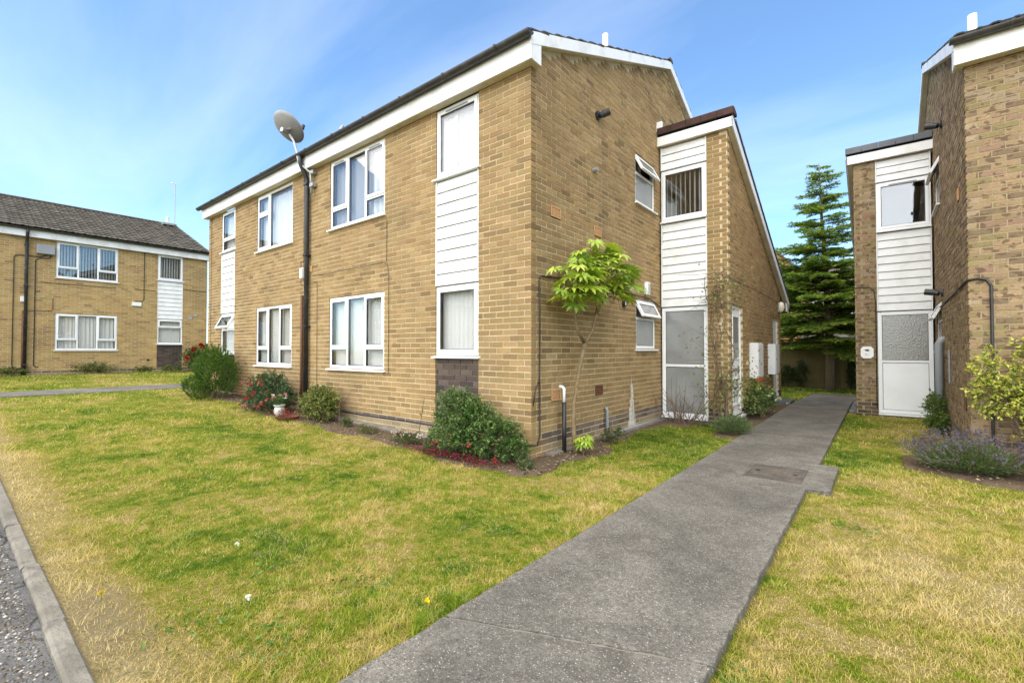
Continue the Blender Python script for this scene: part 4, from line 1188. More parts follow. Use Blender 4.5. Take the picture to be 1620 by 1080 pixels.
    m = MB(); m.box((-.01, .06, 5.44), (.10, .115, 5.62)); m.build('flashing_cap', M['fascia'], B.root, FP, bevel=.004)
    # flue on the roof
    m = MB(); m.tube([(.95, 3.8, 6.4), (.95, 3.8, 7.6)], .055, 12); m.build('flue', M['dishlite'], B.root, B.body, smooth=True)
    m = MB(); m.tube([(5.95, 1.1, 5.4), (5.95, 1.1, 6.28)], .014, 6); m.tube([(5.95, 1.1, 6.1), (5.98, 1.07, 6.18), (5.95, 1.1, 6.26)], [.03, .045, .03], 7); m.build('roof_vent', M['mastgrey'], B.root, B.body)
    # meter boxes on the porch side
    for (s_, lab) in ((1.52, 'white meter box on brick wall nearest the panelled porch door'), (3.45, 'white meter box on brick wall beside the plain grey rear door')):
        p = FQ.W((s_, 0, .76)); t = thing('meter_box', lab, 'meter box', tuple(p), 'meter boxes on the porch wall'); F2 = Frame(p, p, B.V, -B.U)
        m = MB(); m.box((0, 0.002, 0), (.50, .16, .70)); m.build('cabinet', M['meter'], t, F2, bevel=.01)
        m = MB(); m.box((.025, .161, .025), (.475, .172, .675)); dd = m.build('cabinet_door', M['meter'], t, F2, bevel=.006)
        m = MB(); m.box((.03, .173, .33), (.05, .178, .37)); m.box((.03, .173, .58), (.05, .178, .60)); m.build('lock', M['black'], dd, F2)
    # bulkhead lamp over the rear door
    p = FQ.W((4.98, 0, 2.42)); t = thing('wall_light', 'cream oval bulkhead light above the rear grey door', 'wall light', tuple(p)); F2 = Frame(p, p, B.V, -B.U)
    m = MB(); m.sphere((0, .06, 0), .11, 12, 8, (.8, .75, 1.25)); m.build('diffuser', M['cream'], t, F2, smooth=True)
    m = MB(); m.box((-.08, .001, -.13), (.08, .03, .13)); m.build('base_plate', M['grey'], t, F2, bevel=.01)
    spot(B, FS, 1.66, 4.80, 'black spotlight high on the centre block gable', .14)
    bell(B, FS, 2.53, 2.07, 'small round black and white sensor beside the lower fanlight')
    return B


def spot(B, F, s, z, lab, L=.16):
    p = F.W((s, 0, z)); t = thing('spotlight', lab, 'spotlight', tuple(p)); F2 = Frame(p, p, F.A[:2], F.N[:2])
    m = MB(); m.tube([(0, .002, 0), (0, .03, 0)], .065, 12); m.build('base_plate', M['black'], t, F2, smooth=False)
    m = MB(); m.tube([(0, .03, 0), (0, .07, 0)], .018, 8); m.build('arm', M['black'], t, F2)
    m = MB(); m.tube([(.0, .05, -.01), (.03, .10, .01), (.06, .10 + L * .6, .035)], [.04, .052, .052], 12); m.build('lamp_head', M['black'], t, F2, smooth=False)


def bell(B, F, s, z, lab):
    p = F.W((s, 0, z)); t = thing('sensor', lab, 'sensor', tuple(p)); F2 = Frame(p, p, F.A[:2], F.N[:2])
    m = MB(); m.tube([(0, .002, 0), (0, .045, 0)], .055, 14); m.build('housing', M['black'], t, F2, smooth=False)
    m = MB(); m.prism([(-.02, .046, -.028), (.032, .046, 0), (-.02, .046, .028)], (0, .01, 0)); m.build('lens', M['upvc'], t, F2)


def build_right():
    B = Building('apartment_block', 'mixed brown brick block at the right edge of the photo', (.835, 7.66, -.03), (1, 0), (0, 1), 'right', M['brick_right'])
    cfg = dict(slot_up=[ONE, ONE], slot_low=[ONE, ONE], big_up=[THREEV, THREEV], big_low=[THREE, THREE],
               covers=[[blinds(20), nets(), blinds(30), nets()], [None, None, None, None]],
               screen=[(0, 1, 0, .51, 'panel'), (0, 1, .51, 1, 'fixed')], screen_glass='pattern', edge_mat='lead', porch_cover=None, porch_vent=True, doors=False,
               tile_near=lambda u, l: u < .1)
    block(B, cfg)
    FF, FS, FP = B.front(), B.side(), B.frame(0, PV, -B.U, -B.V)
    cable(B, FS, [(3.9, .012, 2.0), (3.2, .014, 2.08), (2.0, .012, 2.12), (.9, .016, 2.14), (.0, .014, 2.17)], r=.012)
    cable(B, FF, [(-.014, .016, 2.17), (.08, .016, 2.19), (.15, .016, 2.17), (.19, .016, 2.10), (.19, .016, 1.4), (.18, .016, .36), (.20, .018, .22), (.28, .02, .15), (.6, .02, .12), (2.5, .02, .12)], r=.016)
    cable(B, FP, [(1.22, .012, 2.62), (.98, .012, 2.62), (.91, .012, 2.55), (.885, .012, 2.3), (.885, .012, .2)], r=.008)
    m = MB(); m.tube([(2.66, .07, -.05), (2.66, .07, 1.45), (2.66, .03, 1.52), (2.66, -.02, 1.53)], .055, 10); m.build('soil_pipe', M['grey'], B.root, FS, smooth=True)
    air_brick(B, FS, .30, .60, .1, .16, 'brownpipe', (3, 5)); air_brick(B, FS, .62, 3.3, .1, .16, 'terra', (3, 5))
    m = MB(); m.box((1.9, .004, .85), (2.0, .02, 1.35)); m.build('vent_slot', M['grey'], B.root, FS)
    m = MB(); m.tube([(.24, 1.36, 5.4), (.24, 1.36, 6.05)], .05, 12); m.build('flue', M['dishlite'], B.root, B.body, smooth=True)
    spot(B, FS, 2.45, 5.0, 'black spotlight high on the right block near its roof', .16)
    spot(B, FS, 2.75, 2.30, 'black lamp above the cable on the right block lower wall', .2)
    # octagonal number plaque
    p = FP.W((1.03, 0, 1.30)); t = thing('number_plaque', 'white octagonal house number plaque on the right porch pier', 'plaque', tuple(p)); F2 = Frame(p, p, FP.A[:2], FP.N[:2])
    m = MB(); w_, h_, c_ = .105, .12, .045
    m.prism([(-w_, .003, -h_ + c_), (-w_ + c_, .003, -h_), (w_ - c_, .003, -h_), (w_, .003, -h_ + c_), (w_, .003, h_ - c_), (w_ - c_, .003, h_), (-w_ + c_, .003, h_), (-w_, .003, h_ - c_)], (0, .012, 0)); pl = m.build('plate', M['plaque'], t, F2, bevel=.003)
    m = MB(); m.sphere((-.005, .016, .045), .028, 8, 5, (1.1, .15, .8)); m.sphere((.025, .016, .05), .016, 8, 5, (1.1, .15, .8)); m.build('motif', M['black'], t, F2)
    m = MB(); m.box((-.03, .0155, -.045), (-.008, .0175, -.035)); m.box((.012, .0155, -.06), (.020, .0175, -.022)); m.box((.022, .0155, -.06), (.036, .0175, -.053)); m.box((.022, .0155, -.029), (.036, .0175, -.022)); m.build('number', M['grey'], t, F2)
    return B


def build_left():
    B = Building('apartment_block', 'orange brick block with dark tiled roof at the far left', (-22.0, 7.07, .33), (0, -1), (-1, 0), 'left', M['brick_left'])
    lowl = [(0, 1, .68, 1, 'sash'), (0, 1, 0, .68, 'fixed')]
    cfg = dict(slot_up=[[(0, 1, 0, 1, 'sash')]] * 2, slot_low=[lowl] * 2, big_up=[THREE] * 2, big_low=[THREE] * 2,
               covers=[[blinds(40), nets(.012, .06), blinds(50), nets(.02, .11)], [blinds(40), nets(), blinds(40), nets()]], porch=False, tile_near=None, tile_max=300)
    block(B, cfg)
    FF = B.front()
    m = MB(); m.box((4.58, .002, 4.22), (5.02, .16, 4.52)); m.build('service_box', M['grey'], B.root, FF, bevel=.01)
    m = MB(); m.box((5.22, .002, 2.58), (5.36, .06, 2.76)); m.build('junction_box', M['meter'], B.root, FF, bevel=.01)
    cable(B, FF, [(5.29, .03, 2.3), (5.29, .03, -.1)], 'service_pipe', .032, 'brownpipe')
    cable(B, FF, [(4.75, .02, 4.22), (4.9, .02, 4.12), (5.3, .02, 4.12), (5.48, .02, 4.1), (5.52, .02, 4.02), (5.52, .02, .5), (5.48, .02, .42), (5.42, .02, .45)], r=.013)
    cable(B, FF, [(4.66, .02, 4.22), (4.7, .02, 4.1), (4.95, .02, 4.08), (5.03, .02, 4.0), (5.03, .02, .5), (4.98, .02, .42), (4.92, .02, .45)], r=.013)
    cable(B, FF, [(4.92, .02, 3.0), (4.95, .02, 2.96), (5.02, .02, 2.95)], r=.01); cable(B, FF, [(4.6, .02, 2.75), (4.6, .02, 2.4), (4.65, .02, 2.32), (5.2, .02, 2.3)], r=.009)
    cable(B, FF, [(4.9, .015, 3.28), (2.95, .015, 3.28)], r=.008); cable(B, FF, [(1.75, .015, 3.3), (2.4, .015, 3.3)], r=.008); cable(B, FF, [(.85, .015, 3.45), (0.02, .015, 3.42)], r=.008)
    cable(B, FF, [(2.12, .015, 4.75), (2.12, .015, 2.92), (2.17, .015, 2.86), (2.4, .015, 2.86)], r=.012)
    m = MB(); m.box((2.2, .002, 2.66), (2.48, .06, 2.80)); m.build('vent_cover', M['upvc'], B.root, FF, bevel=.008)
    m = MB(); m.tube([(1.97, 0, .62), (1.97, .06, .62)], .04, 8); m.build('overflow_stub', M['black'], B.root, FF)
    # two little number tiles, stepped
    for s_, z, nm in ((.60, 2.30, '1 3'), (.42, 2.42, '1 5')):
        m = MB(); m.box((s_ - .07, .002, z - .055), (s_ + .07, .012, z + .055)); pl = m.build('number_tile', M['grey'], B.root, FF, bevel=.002)
        m = MB()
        m.box((s_ + .03, .0125, z - .03), (s_ + .04, .0145, z + .03))
        for dz in (-.03, 0, .025): m.box((s_ - .045, .0125, z + dz - .003), (s_ - .01, .0145, z + dz + .004))
        m.box((s_ - .045, .0125, z - .03), (s_ - .037, .0145, z + .0)); m.build('number', M['plaque'], pl, FF)
    m = MB(); m.tube([(.35, 4.1, 6.7), (.35, 4.1, 7.25)], .07, 10); m.build('flue', M['dishlite'], B.root, B.body)
    m = MB(); m.box((.15, 3.9, 6.86), (.55, 4.3, 6.95)); m.build('flue_flashing', M['metal'], B.root, B.body)
    # aerial on its mast
    p = B.body.W((-.1, 4.75, 6.9)); t = thing('tv_aerial', 'thin television aerial mast on the far left block roof', 'aerial', tuple(p))
    m = MB(); m.tube([(0, 0, -.2), (0, 0, 2.2)], .018, 6); m.build('mast', M['metal'], t)
    m = MB(); m.tube([(-.35, .1, 2.35), (.45, -.2, 2.05)], .012, 5)
    for k in range(9):
        q = k / 8; c = np.array((-.35, .1, 2.35)) * (1 - q) + np.array((.45, -.2, 2.05)) * q; m.tube([c + (-.05, -.13, 0), c + (.05, .13, 0)], .006, 4)
    m.build('aerial_head', M['metal'], t)
    return B


def dish(loc, face, dia, mat, label, arm=True, pole=None):
    t = thing('satellite_dish', label, 'satellite dish', loc)
    f = Vector(face).normalized(); q = f.to_track_quat('Z', 'Y').to_matrix(); r = dia / 2
    m = MB(); n = 28; vs = []; fs = []; rings = 6
    for side, off in ((0, 0), (1, -.012)):
        for i in range(rings + 1):
            rr = r * i / rings; z = .16 * r * (rr / r) ** 2 * 2 - .12 * r + off
            for k in range(n): vs.append(q @ Vector((rr * math.cos(6.2832 * k / n) * .92, rr * math.sin(6.2832 * k / n), z)))
    S = (rings + 1) * n
    for i in range(rings):
        for k in range(n):
            a, b, c, d = i * n + k, i * n + (k + 1) % n, (i + 1) * n + (k + 1) % n, (i + 1) * n + k
            fs += [(a, d, c, b)[::-1], (S + a, S + d, S + c, S + b)]
    for k in range(n): fs.append((rings * n + k, rings * n + (k + 1) % n, S + rings * n + (k + 1) % n, S + rings * n + k))
    m.add(vs, fs); m.build('reflector', M[mat], t, smooth=True)
    if arm:
        P = lambda x, y, z: q @ Vector((x, y, z))
        m = MB(); m.tube([P(0, -r * .7, -.05), P(0, -r * .85, .12), P(0, -r * .55, .36)], .014, 6); a = m.build('feed_arm', M['black'], t)
        m = MB(); m.tube([P(0, -r * .55, .34), P(0, -r * .45, .42)], .035, 10); m.build('lnb', M['black'], a)
        m = MB(); m.tube([P(0, -.05, -.04), P(0, .05, -.13)], .045, 8); m.tube([P(-.14, 0, -.06), P(.14, 0, -.06)], .02, 6); m.build('back_bracket', M['metal'], t)
    if pole:
        m = MB(); m.tube([np.array(p) - np.array(loc) for p in pole], .022, 8); m.build('mast', M['mastgrey'], t, smooth=True)
        m = MB()
        for z in (4.62, 4.38): m.box(np.array((pole[-1][0] - .03, pole[-1][1] - .03, z)) - loc, np.array((pole[-1][0] + .09, 4.43, z + .07)) - loc)
        m.build('wall_bracket', M['metal'], t, bevel=.005)
    return t


# ================================================================== planting
def unit(v): return v / (np.linalg.norm(v, axis=-1, keepdims=True) + 1e-9)


class Leaves:
    """collects folded leaf blades (two triangles each) with a colour each"""
    def __init__(s): s.P = []; s.D = []; s.L = []; s.W = []; s.C = []

    def add(s, P, D, L, W, C):
        P = np.atleast_2d(P); n = len(P)
        s.P.append(P); s.D.append(np.broadcast_to(D, P.shape)); s.L.append(np.broadcast_to(L, n)); s.W.append(np.broadcast_to(W, n)); s.C.append(np.broadcast_to(C, P.shape))

    def build(s, name, mat, parent, fold=.25, flat=0.0):
        P, D, L, W, C = (np.concatenate(q) for q in (s.P, s.D, s.L, s.W, s.C)); n = len(P); D = unit(D)
        ref = RNG.normal(size=(n, 3)); ref[:, 2] += flat * 6
        S = unit(np.cross(D, ref)); N = unit(np.cross(S, D)); N *= np.sign(N[:, 2:3] + 1e-6)
        L, W = L[:, None], W[:, None]; mid = P + D * L * .45 + N * W * fold
        V = np.stack([P, mid - S * W * .5, P + D * L - N * L * .12, mid + S * W * .5], 1).reshape(-1, 3)
        k = 4 * np.arange(n)[:, None]; f = np.concatenate([k + np.array([[0, 1, 2]]), k + np.array([[0, 2, 3]])])
        return np_mesh(name, V, None, f, mat, parent, np.repeat(C, 4, 0))


def palette(cols, n, jit=.15):
    c = np.array(cols)[RNG.integers(0, len(cols), n)]; return c * RNG.uniform(1 - jit, 1 + jit, (n, 1))


def rand_dir(n, up=0.0):
    d = RNG.normal(size=(n, 3)); d[:, 2] += up; return unit(d)


def sprigs(lv, st, lobes, n_sprig, per, size, asp, cols, up=.25, reach=(.75, 1.15), young=None, base=None):
    """lobes: (cx, cy, cz, rx, ry, rz, weight)"""
    wts = np.array([l[6] for l in lobes], float); wts /= wts.sum()
    for li in RNG.choice(len(lobes), n_sprig, p=wts):
        l = lobes[li]; c = np.array(l[:3]); r = np.array(l[3:6])
        d = rand_dir(1, up)[0]; end = c + d * r * RNG.uniform(*reach); beg = c + d * r * RNG.uniform(.05, .45)
        if end[2] < .02: end[2] = .02 + RNG.random() * .05
        t = np.sqrt(RNG.random(per)); P = beg + (end - beg) * t[:, None] + RNG.normal(size=(per, 3)) * size * .35
        ax = unit((end - beg)[None])[0]; D = unit(ax * .55 + rand_dir(per, .15) * .9)
        C = palette(cols, per)
        if young is not None:
            tip = t > .9; C[tip] = palette(young, int(tip.sum()))
        lv.add(P, D, size * RNG.uniform(.7, 1.3, per), size * asp * RNG.uniform(.75, 1.25, per), C)
        if st is not None and RNG.random() < .45: st.tube([beg if base is None else beg * .6 + np.array(base) * .4, (beg + end) / 2 + RNG.normal(size=3) * .01, end], [.005, .004, .0015], 3, cap=False)


def stems(st, base, lobes, r=.012):
    for l in lobes:
        c = np.array(l[:3]); b = np.array(base) + RNG.normal(size=3) * (.05, .04, 0)
        st.tube([b, (b + c) / 2 + RNG.normal(size=3) * .03, c], [r, r * .7, r * .35], 5)


def flower(parent, p, r, col, name='flower', n=14, face=None):
    lv = Leaves(); d = rand_dir(n, .3); d = unit(d + (np.array(face) if face is not None else 0))
    lv.add(np.array(p) + d * r * .1, d, r * RNG.uniform(.7, 1.1, n), r * RNG.uniform(.6, .9, n), palette([col], n, .2)); return lv.build(name, M['petal'], parent, .4)


def shrub(name, label, cat, loc, lobes, n, per, size, asp, cols, mat='leaf', young=None, up=.25, reach=(.75, 1.15), fold=.25, extra=None, group=None):
    t = thing(name, label, cat, loc, group); lv = Leaves(); st = MB()
    stems(st, (0, 0, -.02), lobes); sprigs(lv, st, lobes, n, per, size, asp, cols, up, reach, young)
    lv.build('foliage', M[mat], t, fold); st.build('stem', M['twig'], t)
    if extra: extra(t)
    return t


GREEN = [(.055, .105, .022), (.075, .135, .03), (.04, .08, .018), (.09, .15, .035)]


def make_plants():
    gz = lambda x: float(ground_z(x))
    # ---- bed along the front wall
    def roses(t):
        for p in ((-.3, -.3, .18), (-.12, -.3, .28), (.55, -.26, .08), (-.45, -.26, .14), (.2, -.3, .2)): flower(t, p, .034, (.42, .075, .06), face=(0, -.6, .2))
    shrub('rose_bush', 'dense dark green bush with a few red blooms at the corner below the narrow window', 'bush', (-3.86, 4.10, .03),
          [(-.28, 0, .47, .36, .27, .34, 3), (.02, -.03, .38, .36, .28, .32, 3), (.34, -.02, .27, .36, .27, .27, 3), (-.5, 0, .25, .2, .22, .2, 1), (-.08, -.12, .2, .5, .28, .2, 3), (.6, .03, .16, .2, .2, .16, 1)],
          860, 13, .036, .62, [(.050, .105, .022), (.075, .145, .03), (.038, .08, .018), (.10, .175, .04)], up=.35, young=[(.13, .2, .045)], extra=roses)
    shrub('evergreen_shrub', 'rounded variegated green shrub just right of the black downpipe', 'bush', (-7.42, 4.08, gz(-7.4)),
          [(0, 0, .33, .34, .27, .30, 4), (-.2, -.05, .25, .25, .22, .22, 1), (.24, -.03, .28, .22, .2, .24, 1)], 640, 12, .036, .55,
          [(.09, .135, .022), (.14, .19, .035), (.06, .095, .018), (.24, .27, .06), (.12, .09, .03)], up=.3, young=[(.28, .33, .07), (.2, .16, .05)])

    def redr(t):
        for k in range(30):
            a = RNG.uniform(-1, 1); p = (a * .68, -.36 + .12 * abs(a) + RNG.normal() * .03, RNG.uniform(.08, .72) * (1 - .45 * a * a)); flower(t, p, RNG.uniform(.03, .05), ((.42, .05, .055) if k % 3 else (.55, .2, .2)), n=10, face=(0, -.6, .2))
    shrub('rose_bush', 'sprawling rose bush with many small red flowers left of the black downpipe', 'bush', (-9.15, 4.02, gz(-9.2)),
          [(-.35, 0, .36, .38, .3, .34, 2), (.1, 0, .42, .42, .3, .36, 3), (.45, -.02, .28, .34, .27, .26, 2), (-.62, -.06, .18, .22, .2, .18, 1), (.1, -.15, .15, .6, .25, .16, 2)], 700, 12, .04, .6,
          [(.045, .085, .03), (.06, .11, .035), (.08, .13, .05), (.035, .065, .022)], up=.35, extra=redr)
    # feathery conifer-like shrub: narrow upright shoots
    t = thing('feathery_shrub', 'bright green feathery evergreen shrub at the far end of the front wall', 'bush', (-11.85, 3.98, gz(-11.9)))
    lv = Leaves(); st = MB(); lobes = [(0, 0, .62, .46, .36, .52, 4), (.42, 0, .55, .36, .3, .45, 3), (-.35, 0, .5, .36, .3, .42, 2), (-.75, -.12, .22, .34, .28, .24, 1.6), (.05, -.32, .16, .3, .2, .2, 1.2)]
    stems(st, (0, 0, 0), lobes, .02)
    wts = np.array([l[6] for l in lobes]); wts = wts / wts.sum()
    for li in RNG.choice(len(lobes), 1300, p=wts):
        l = lobes[li]; d = rand_dir(1, .35)[0]; e = np.array(l[:3]) + d * np.array(l[3:6]) * RNG.uniform(.7, 1.08); ax = unit((d * (.6, .6, .3) + (0, 0, .75))[None])[0]; Ls = RNG.uniform(.08, .17); k = 15
        tt = RNG.random(k); P = e + ax * (tt[:, None] - .5) * Ls; D = unit(ax * 1.2 + rand_dir(k) * .6); lv.add(P, D, RNG.uniform(.04, .07, k), RNG.uniform(.008, .014, k), palette([(.085, .15, .022), (.06, .115, .018), (.125, .20, .03), (.045, .085, .016)], k))
    lv.build('foliage', M['needle'], t, .1); st.build('stem', M['bark'], t)
    # small low plants
    def daisy(t):
        for k in range(34):
            a = RNG.uniform(0, 6.28); q = math.sqrt(RNG.random()); p = (.30 * q * math.cos(a), .13 * q * math.sin(a), .17 - .07 * q * q + RNG.normal() * .012); flower(t, p, .018, ((.78, .42, .46) if k % 3 else (.85, .78, .78)), n=7)
    shrub('flowering_plant', 'low clump of pale pink daisies in the front bed', 'flowers', (-5.05, 4.02, gz(-5.05) + .02), [(0, 0, .07, .32, .15, .10, 1)], 150, 8, .03, .3, GREEN, extra=daisy)
    shrub('ground_plant', 'small straggling green plant in the bed left of the pink daisies', 'plant', (-6.0, 4.05, gz(-6.0) + .02), [(0, 0, .05, .24, .13, .08, 1)], 60, 8, .03, .4, [(.10, .14, .035), (.16, .13, .05), (.07, .10, .03)])
    # crimson ground cover spilled in front of the corner bush
    t = thing('crimson_ground_cover', 'low crimson ground cover spilling on soil before the corner bush', 'ground cover', (-3.95, 3.83, .04)); lv = Leaves(); n = 1500
    u = RNG.normal(size=n) * .38; v = RNG.normal(size=n) * .055; P = np.stack([u, v + .02 * np.sin(u * 9), np.abs(RNG.normal(size=n)) * .025 + .01], 1)
    lv.add(P, rand_dir(n, .6), RNG.uniform(.015, .03, n), RNG.uniform(.012, .022, n), palette([(.22, .02, .045), (.30, .03, .075), (.14, .02, .03), (.10, .06, .03), (.06, .09, .02)], n)); tag(lv.build('petals', M['petal'], t), kind='stuff')
    t = thing('crimson_ground_cover', 'crimson petals scattered round the white pot', 'ground cover', (-8.1, 3.78, gz(-8.1) + .03)); lv = Leaves(); n = 260
    P = np.stack([RNG.normal(size=n) * .24, RNG.normal(size=n) * .07, RNG.random(n) * .14], 1); lv.add(P, rand_dir(n, .6), RNG.uniform(.02, .04, n), RNG.uniform(.015, .03, n), palette([(.38, .03, .07), (.25, .02, .04), (.09, .12, .03)], n)); tag(lv.build('petals', M['petal'], t), kind='stuff')
    for x, y, lab, s in ((-3.02, 4.0, 'tiny dark weed on bare soil at the corner of the centre block', .10), (-4.45, 3.9, 'low reddish green weed in the bed between daisies and corner bush', .09), (-6.65, 4.1, 'low weed in the bed beside the variegated shrub', .12), (-2.93, 5.95, 'small dark leafy plant at the plinth behind the lagged pipe', .2), (-4.65, 4.15, 'small pale tipped plant under the left edge of the corner bush', .14)):
        shrub('weed', lab, 'plant', (x, y, gz(x) + .03), [(0, 0, s * .5, s, s * .8, s * .55, 1)], int(260 * s), 9, .032, .5, GREEN + [(.12, .06, .04)])
    # canes
    for x, h, dx, lab in ((-4.98, .62, .12, 'thin leaning garden cane standing behind the pink daisies'), (-4.22, .55, .02, 'thin upright cane left of the corner bush'), (-6.95, .55, .0, 'thin green cane beside the variegated shrub')):
        t = thing('garden_cane', lab, 'cane', (x, 4.16, gz(x) + .02)); m = MB(); m.tube([(0, 0, 0), (dx * .5 + .004, 0, h * .5), (dx, .01, h)], [.006, .005, .004], 5); m.build('cane', M['twig'], t)
        lv = Leaves(); lv.add(np.array([(dx * q, 0, h * q) for q in (.6, .75, .9)]), rand_dir(3, .3), .05, .025, palette([(.2, .26, .06)], 3)); lv.build('leaf', M['leaf'], t)
    # white pot
    t = thing('plant_pot', 'white urn shaped pot with pale flowers beside the rose bush', 'pot', (-8.28, 3.80, gz(-8.3) + .02))
    m = MB(); m.lathe([(r_ * .8, z_ * .82) for r_, z_ in ((.0, .0), (.07, .0), (.095, .05), (.115, .13), (.10, .2), (.085, .225), (.12, .25), (.12, .265), (.10, .265), (.09, .22), (.0, .215))], n=20); m.build('pot', M['pot'], t, smooth=True)
    lv = Leaves(); sprigs(lv, None, [(0, 0, .3, .12, .12, .1, 1)], 50, 7, .03, .5, GREEN); lv.build('foliage', M['leaf'], t)
    for k in range(16):
        a = RNG.uniform(0, 6.28); flower(t, (.11 * math.cos(a), .11 * math.sin(a), .3 + RNG.uniform(0, .1)), .025, (.78, .7, .7) if k % 2 else (.6, .2, .25), n=7)
    t = thing('plant_tray', 'brown shallow tray lying in the bed right of the white pot', 'tray', (-7.98, 3.80, gz(-8) + .03)); m = MB(); m.lathe([(0, .01), (.16, .01), (.19, .04), (.2, .04), (.17, 0), (0, 0)], n=18); m.build('tray', M['brownpipe'], t)

    # ---- fatsia on its bare stem
    base = np.array((-2.98, 5.0, 0.02)); t = thing('fatsia_tree', 'tall bare-stemmed fatsia with big bright green palmate leaves against the gable', 'tree', tuple(base))
    rel = lambda *p: np.array(p) - base
    m = MB(); fork = rel(-3.0, 5.28, 1.40)
    m.tube([rel(-2.98, 5.0, 0), rel(-2.99, 4.98, .3), rel(-3.0, 5.0, .63), rel(-3.0, 5.12, 1.02), fork], [.036, .028, .024, .023, .031], 9)
    ends = [rel(-2.98, 4.93, 1.95), rel(-2.94, 5.04, 2.02), rel(-2.98, 5.86, 2.10), rel(-2.94, 5.62, 2.22), rel(-2.92, 5.35, 2.3)]
    m.tube([fork, rel(-3.0, 5.08, 1.58), rel(-3.0, 5.04, 1.76), ends[0]], [.024, .02, .018, .012], 7); m.tube([rel(-3.0, 5.04, 1.76), ends[1], ends[1] + (0, .05, .3)], [.022, .016, .01], 6)
    m.tube([fork, rel(-3.0, 5.47, 1.56), rel(-3.0, 5.6, 1.80), ends[2]], [.023, .02, .018, .011], 7); m.tube([rel(-3.0, 5.6, 1.80), ends[3], ends[3] + (0, -.05, .3)], [.022, .016, .01], 6); m.tube([ends[3], ends[4], ends[4] + (0, -.1, .25)], [.014, .012, .008], 5)
    m.tube([ends[0], rel(-2.9, 4.62, 2.08)], [.014, .008], 5); m.tube([ends[1], rel(-2.85, 4.80, 2.3)], [.014, .008], 5); m.tube([ends[2], rel(-2.86, 6.15, 2.28)], [.014, .008], 5); m.tube([ends[2], rel(-2.86, 5.95, 2.42)], [.014, .008], 5)
    m.build('trunk', M['bark_pale'], t, smooth=True)
    variants = []
    for k in range(5):
        b = MB(); nl = 8; shade = [(.30, .40, .04), (.38, .48, .05), (.22, .33, .035), (.46, .54, .07), (.15, .24, .03)][k]
        vs = [(0, 0, 0)]; fs = []
        angs = [R_(-118 + 236 * i / (nl - 1)) for i in range(nl)]
        lens = [.6 + .4 * math.cos(a * .62) for a in angs]
        valley = []
        for i in range(nl + 1):
            a = R_(-118 - 17 + 236 * i / (nl - 1)); vs.append((.36 * math.cos(a), .36 * math.sin(a), .02)); valley.append(len(vs) - 1)
        for i, (a, L) in enumerate(zip(angs, lens)):
            L *= random.uniform(.9, 1.08); c, s_ = math.cos(a), math.sin(a); dr = -.16 * L
            pts = [(L * .66 * c - .115 * s_, L * .66 * s_ + .115 * c, .015), (L * c, L * s_, dr), (L * .66 * c + .115 * s_, L * .66 * s_ - .115 * c, .015), (L * .6 * c, L * .6 * s_, .05)]
            k0 = len(vs); vs += pts; lo, hi = valley[i], valley[i + 1]
            fs += [(0, lo, k0 + 2, k0 + 3), (0, k0 + 3, k0, hi), (k0 + 3, k0 + 2, k0 + 1), (k0 + 3, k0 + 1, k0)]
        b.add(vs, fs, shade); variants.append(b.mesh('leaf', M['leaf_gloss'], None))
    pet = MB(); cc = rel(-2.92, 5.42, 2.28)
    tips = [rel(-2.9, 4.70, 2.08), rel(-2.85, 4.85, 2.3), rel(-2.86, 5.98, 2.24), rel(-2.86, 5.8, 2.40)] + ends + [ends[1] + (0, .05, .3), ends[3] + (0, -.05, .3), ends[4] + (0, -.1, .25)]
    nleaf = 0
    for k in range(118):
        tp = tips[k % len(tips)]; d = rand_dir(1, .1)[0]; L = random.uniform(.12, .36)
        p = tp + d * L * (.8, 1.0, .7) + (.05, 0, .02)
        if p[0] + base[0] < -3.12: p[0] = -3.10 - base[0] + random.random() * .25
        pet.tube([tp, (tp + p) / 2 + (0, 0, .03), p], [.006, .005, .004], 4, cap=False)
        o = bpy.data.objects.new('leaf', variants[random.choices(range(5), (4, 4, 3, 2, 2))[0]]); COL.objects.link(o); o.parent = t; o.location = p
        out = np.array((d[0] + .35, d[1], 0)); hz = math.atan2(out[1], out[0]); s_ = random.uniform(.13, .245)
        o.scale = (s_, s_, s_); o.rotation_euler = (random.uniform(-.35, .35), random.uniform(.0, .75), hz + random.uniform(-.4, .4))
    pet.build('petiole', M['leaf'], t) if False else pet.build('petiole', M['bark_pale'], t)
    t = thing('fatsia_seedling', 'small bright green fatsia seedling at the foot of the lagged pipe', 'plant', (-2.88, 5.02, .03)); m = MB(); m.tube([(0, 0, 0), (0, 0, .16)], .008, 5); m.build('stem', M['bark_pale'], t)
    for k in range(9):
        o = bpy.data.objects.new('leaf', variants[k % 4]); COL.objects.link(o); o.parent = t; a = k * 2.4; o.location = (.05 * math.cos(a), .05 * math.sin(a), .12 + .012 * k); s_ = .12; o.scale = (s_,) * 3; o.rotation_euler = (random.uniform(-.3, .3), random.uniform(.2, .7), a)

    # ---- porch corner planting
    t = thing('climbing_rose', 'sparse climbing rose trained up the centre porch pier', 'climber', (-2.12, 8.36, 0)); m = MB(); lv = Leaves()
    def runner(pts, r):
        m.tube(pts, [r * (1 - .7 * i / (len(pts) - 1)) for i in range(len(pts))], 5)
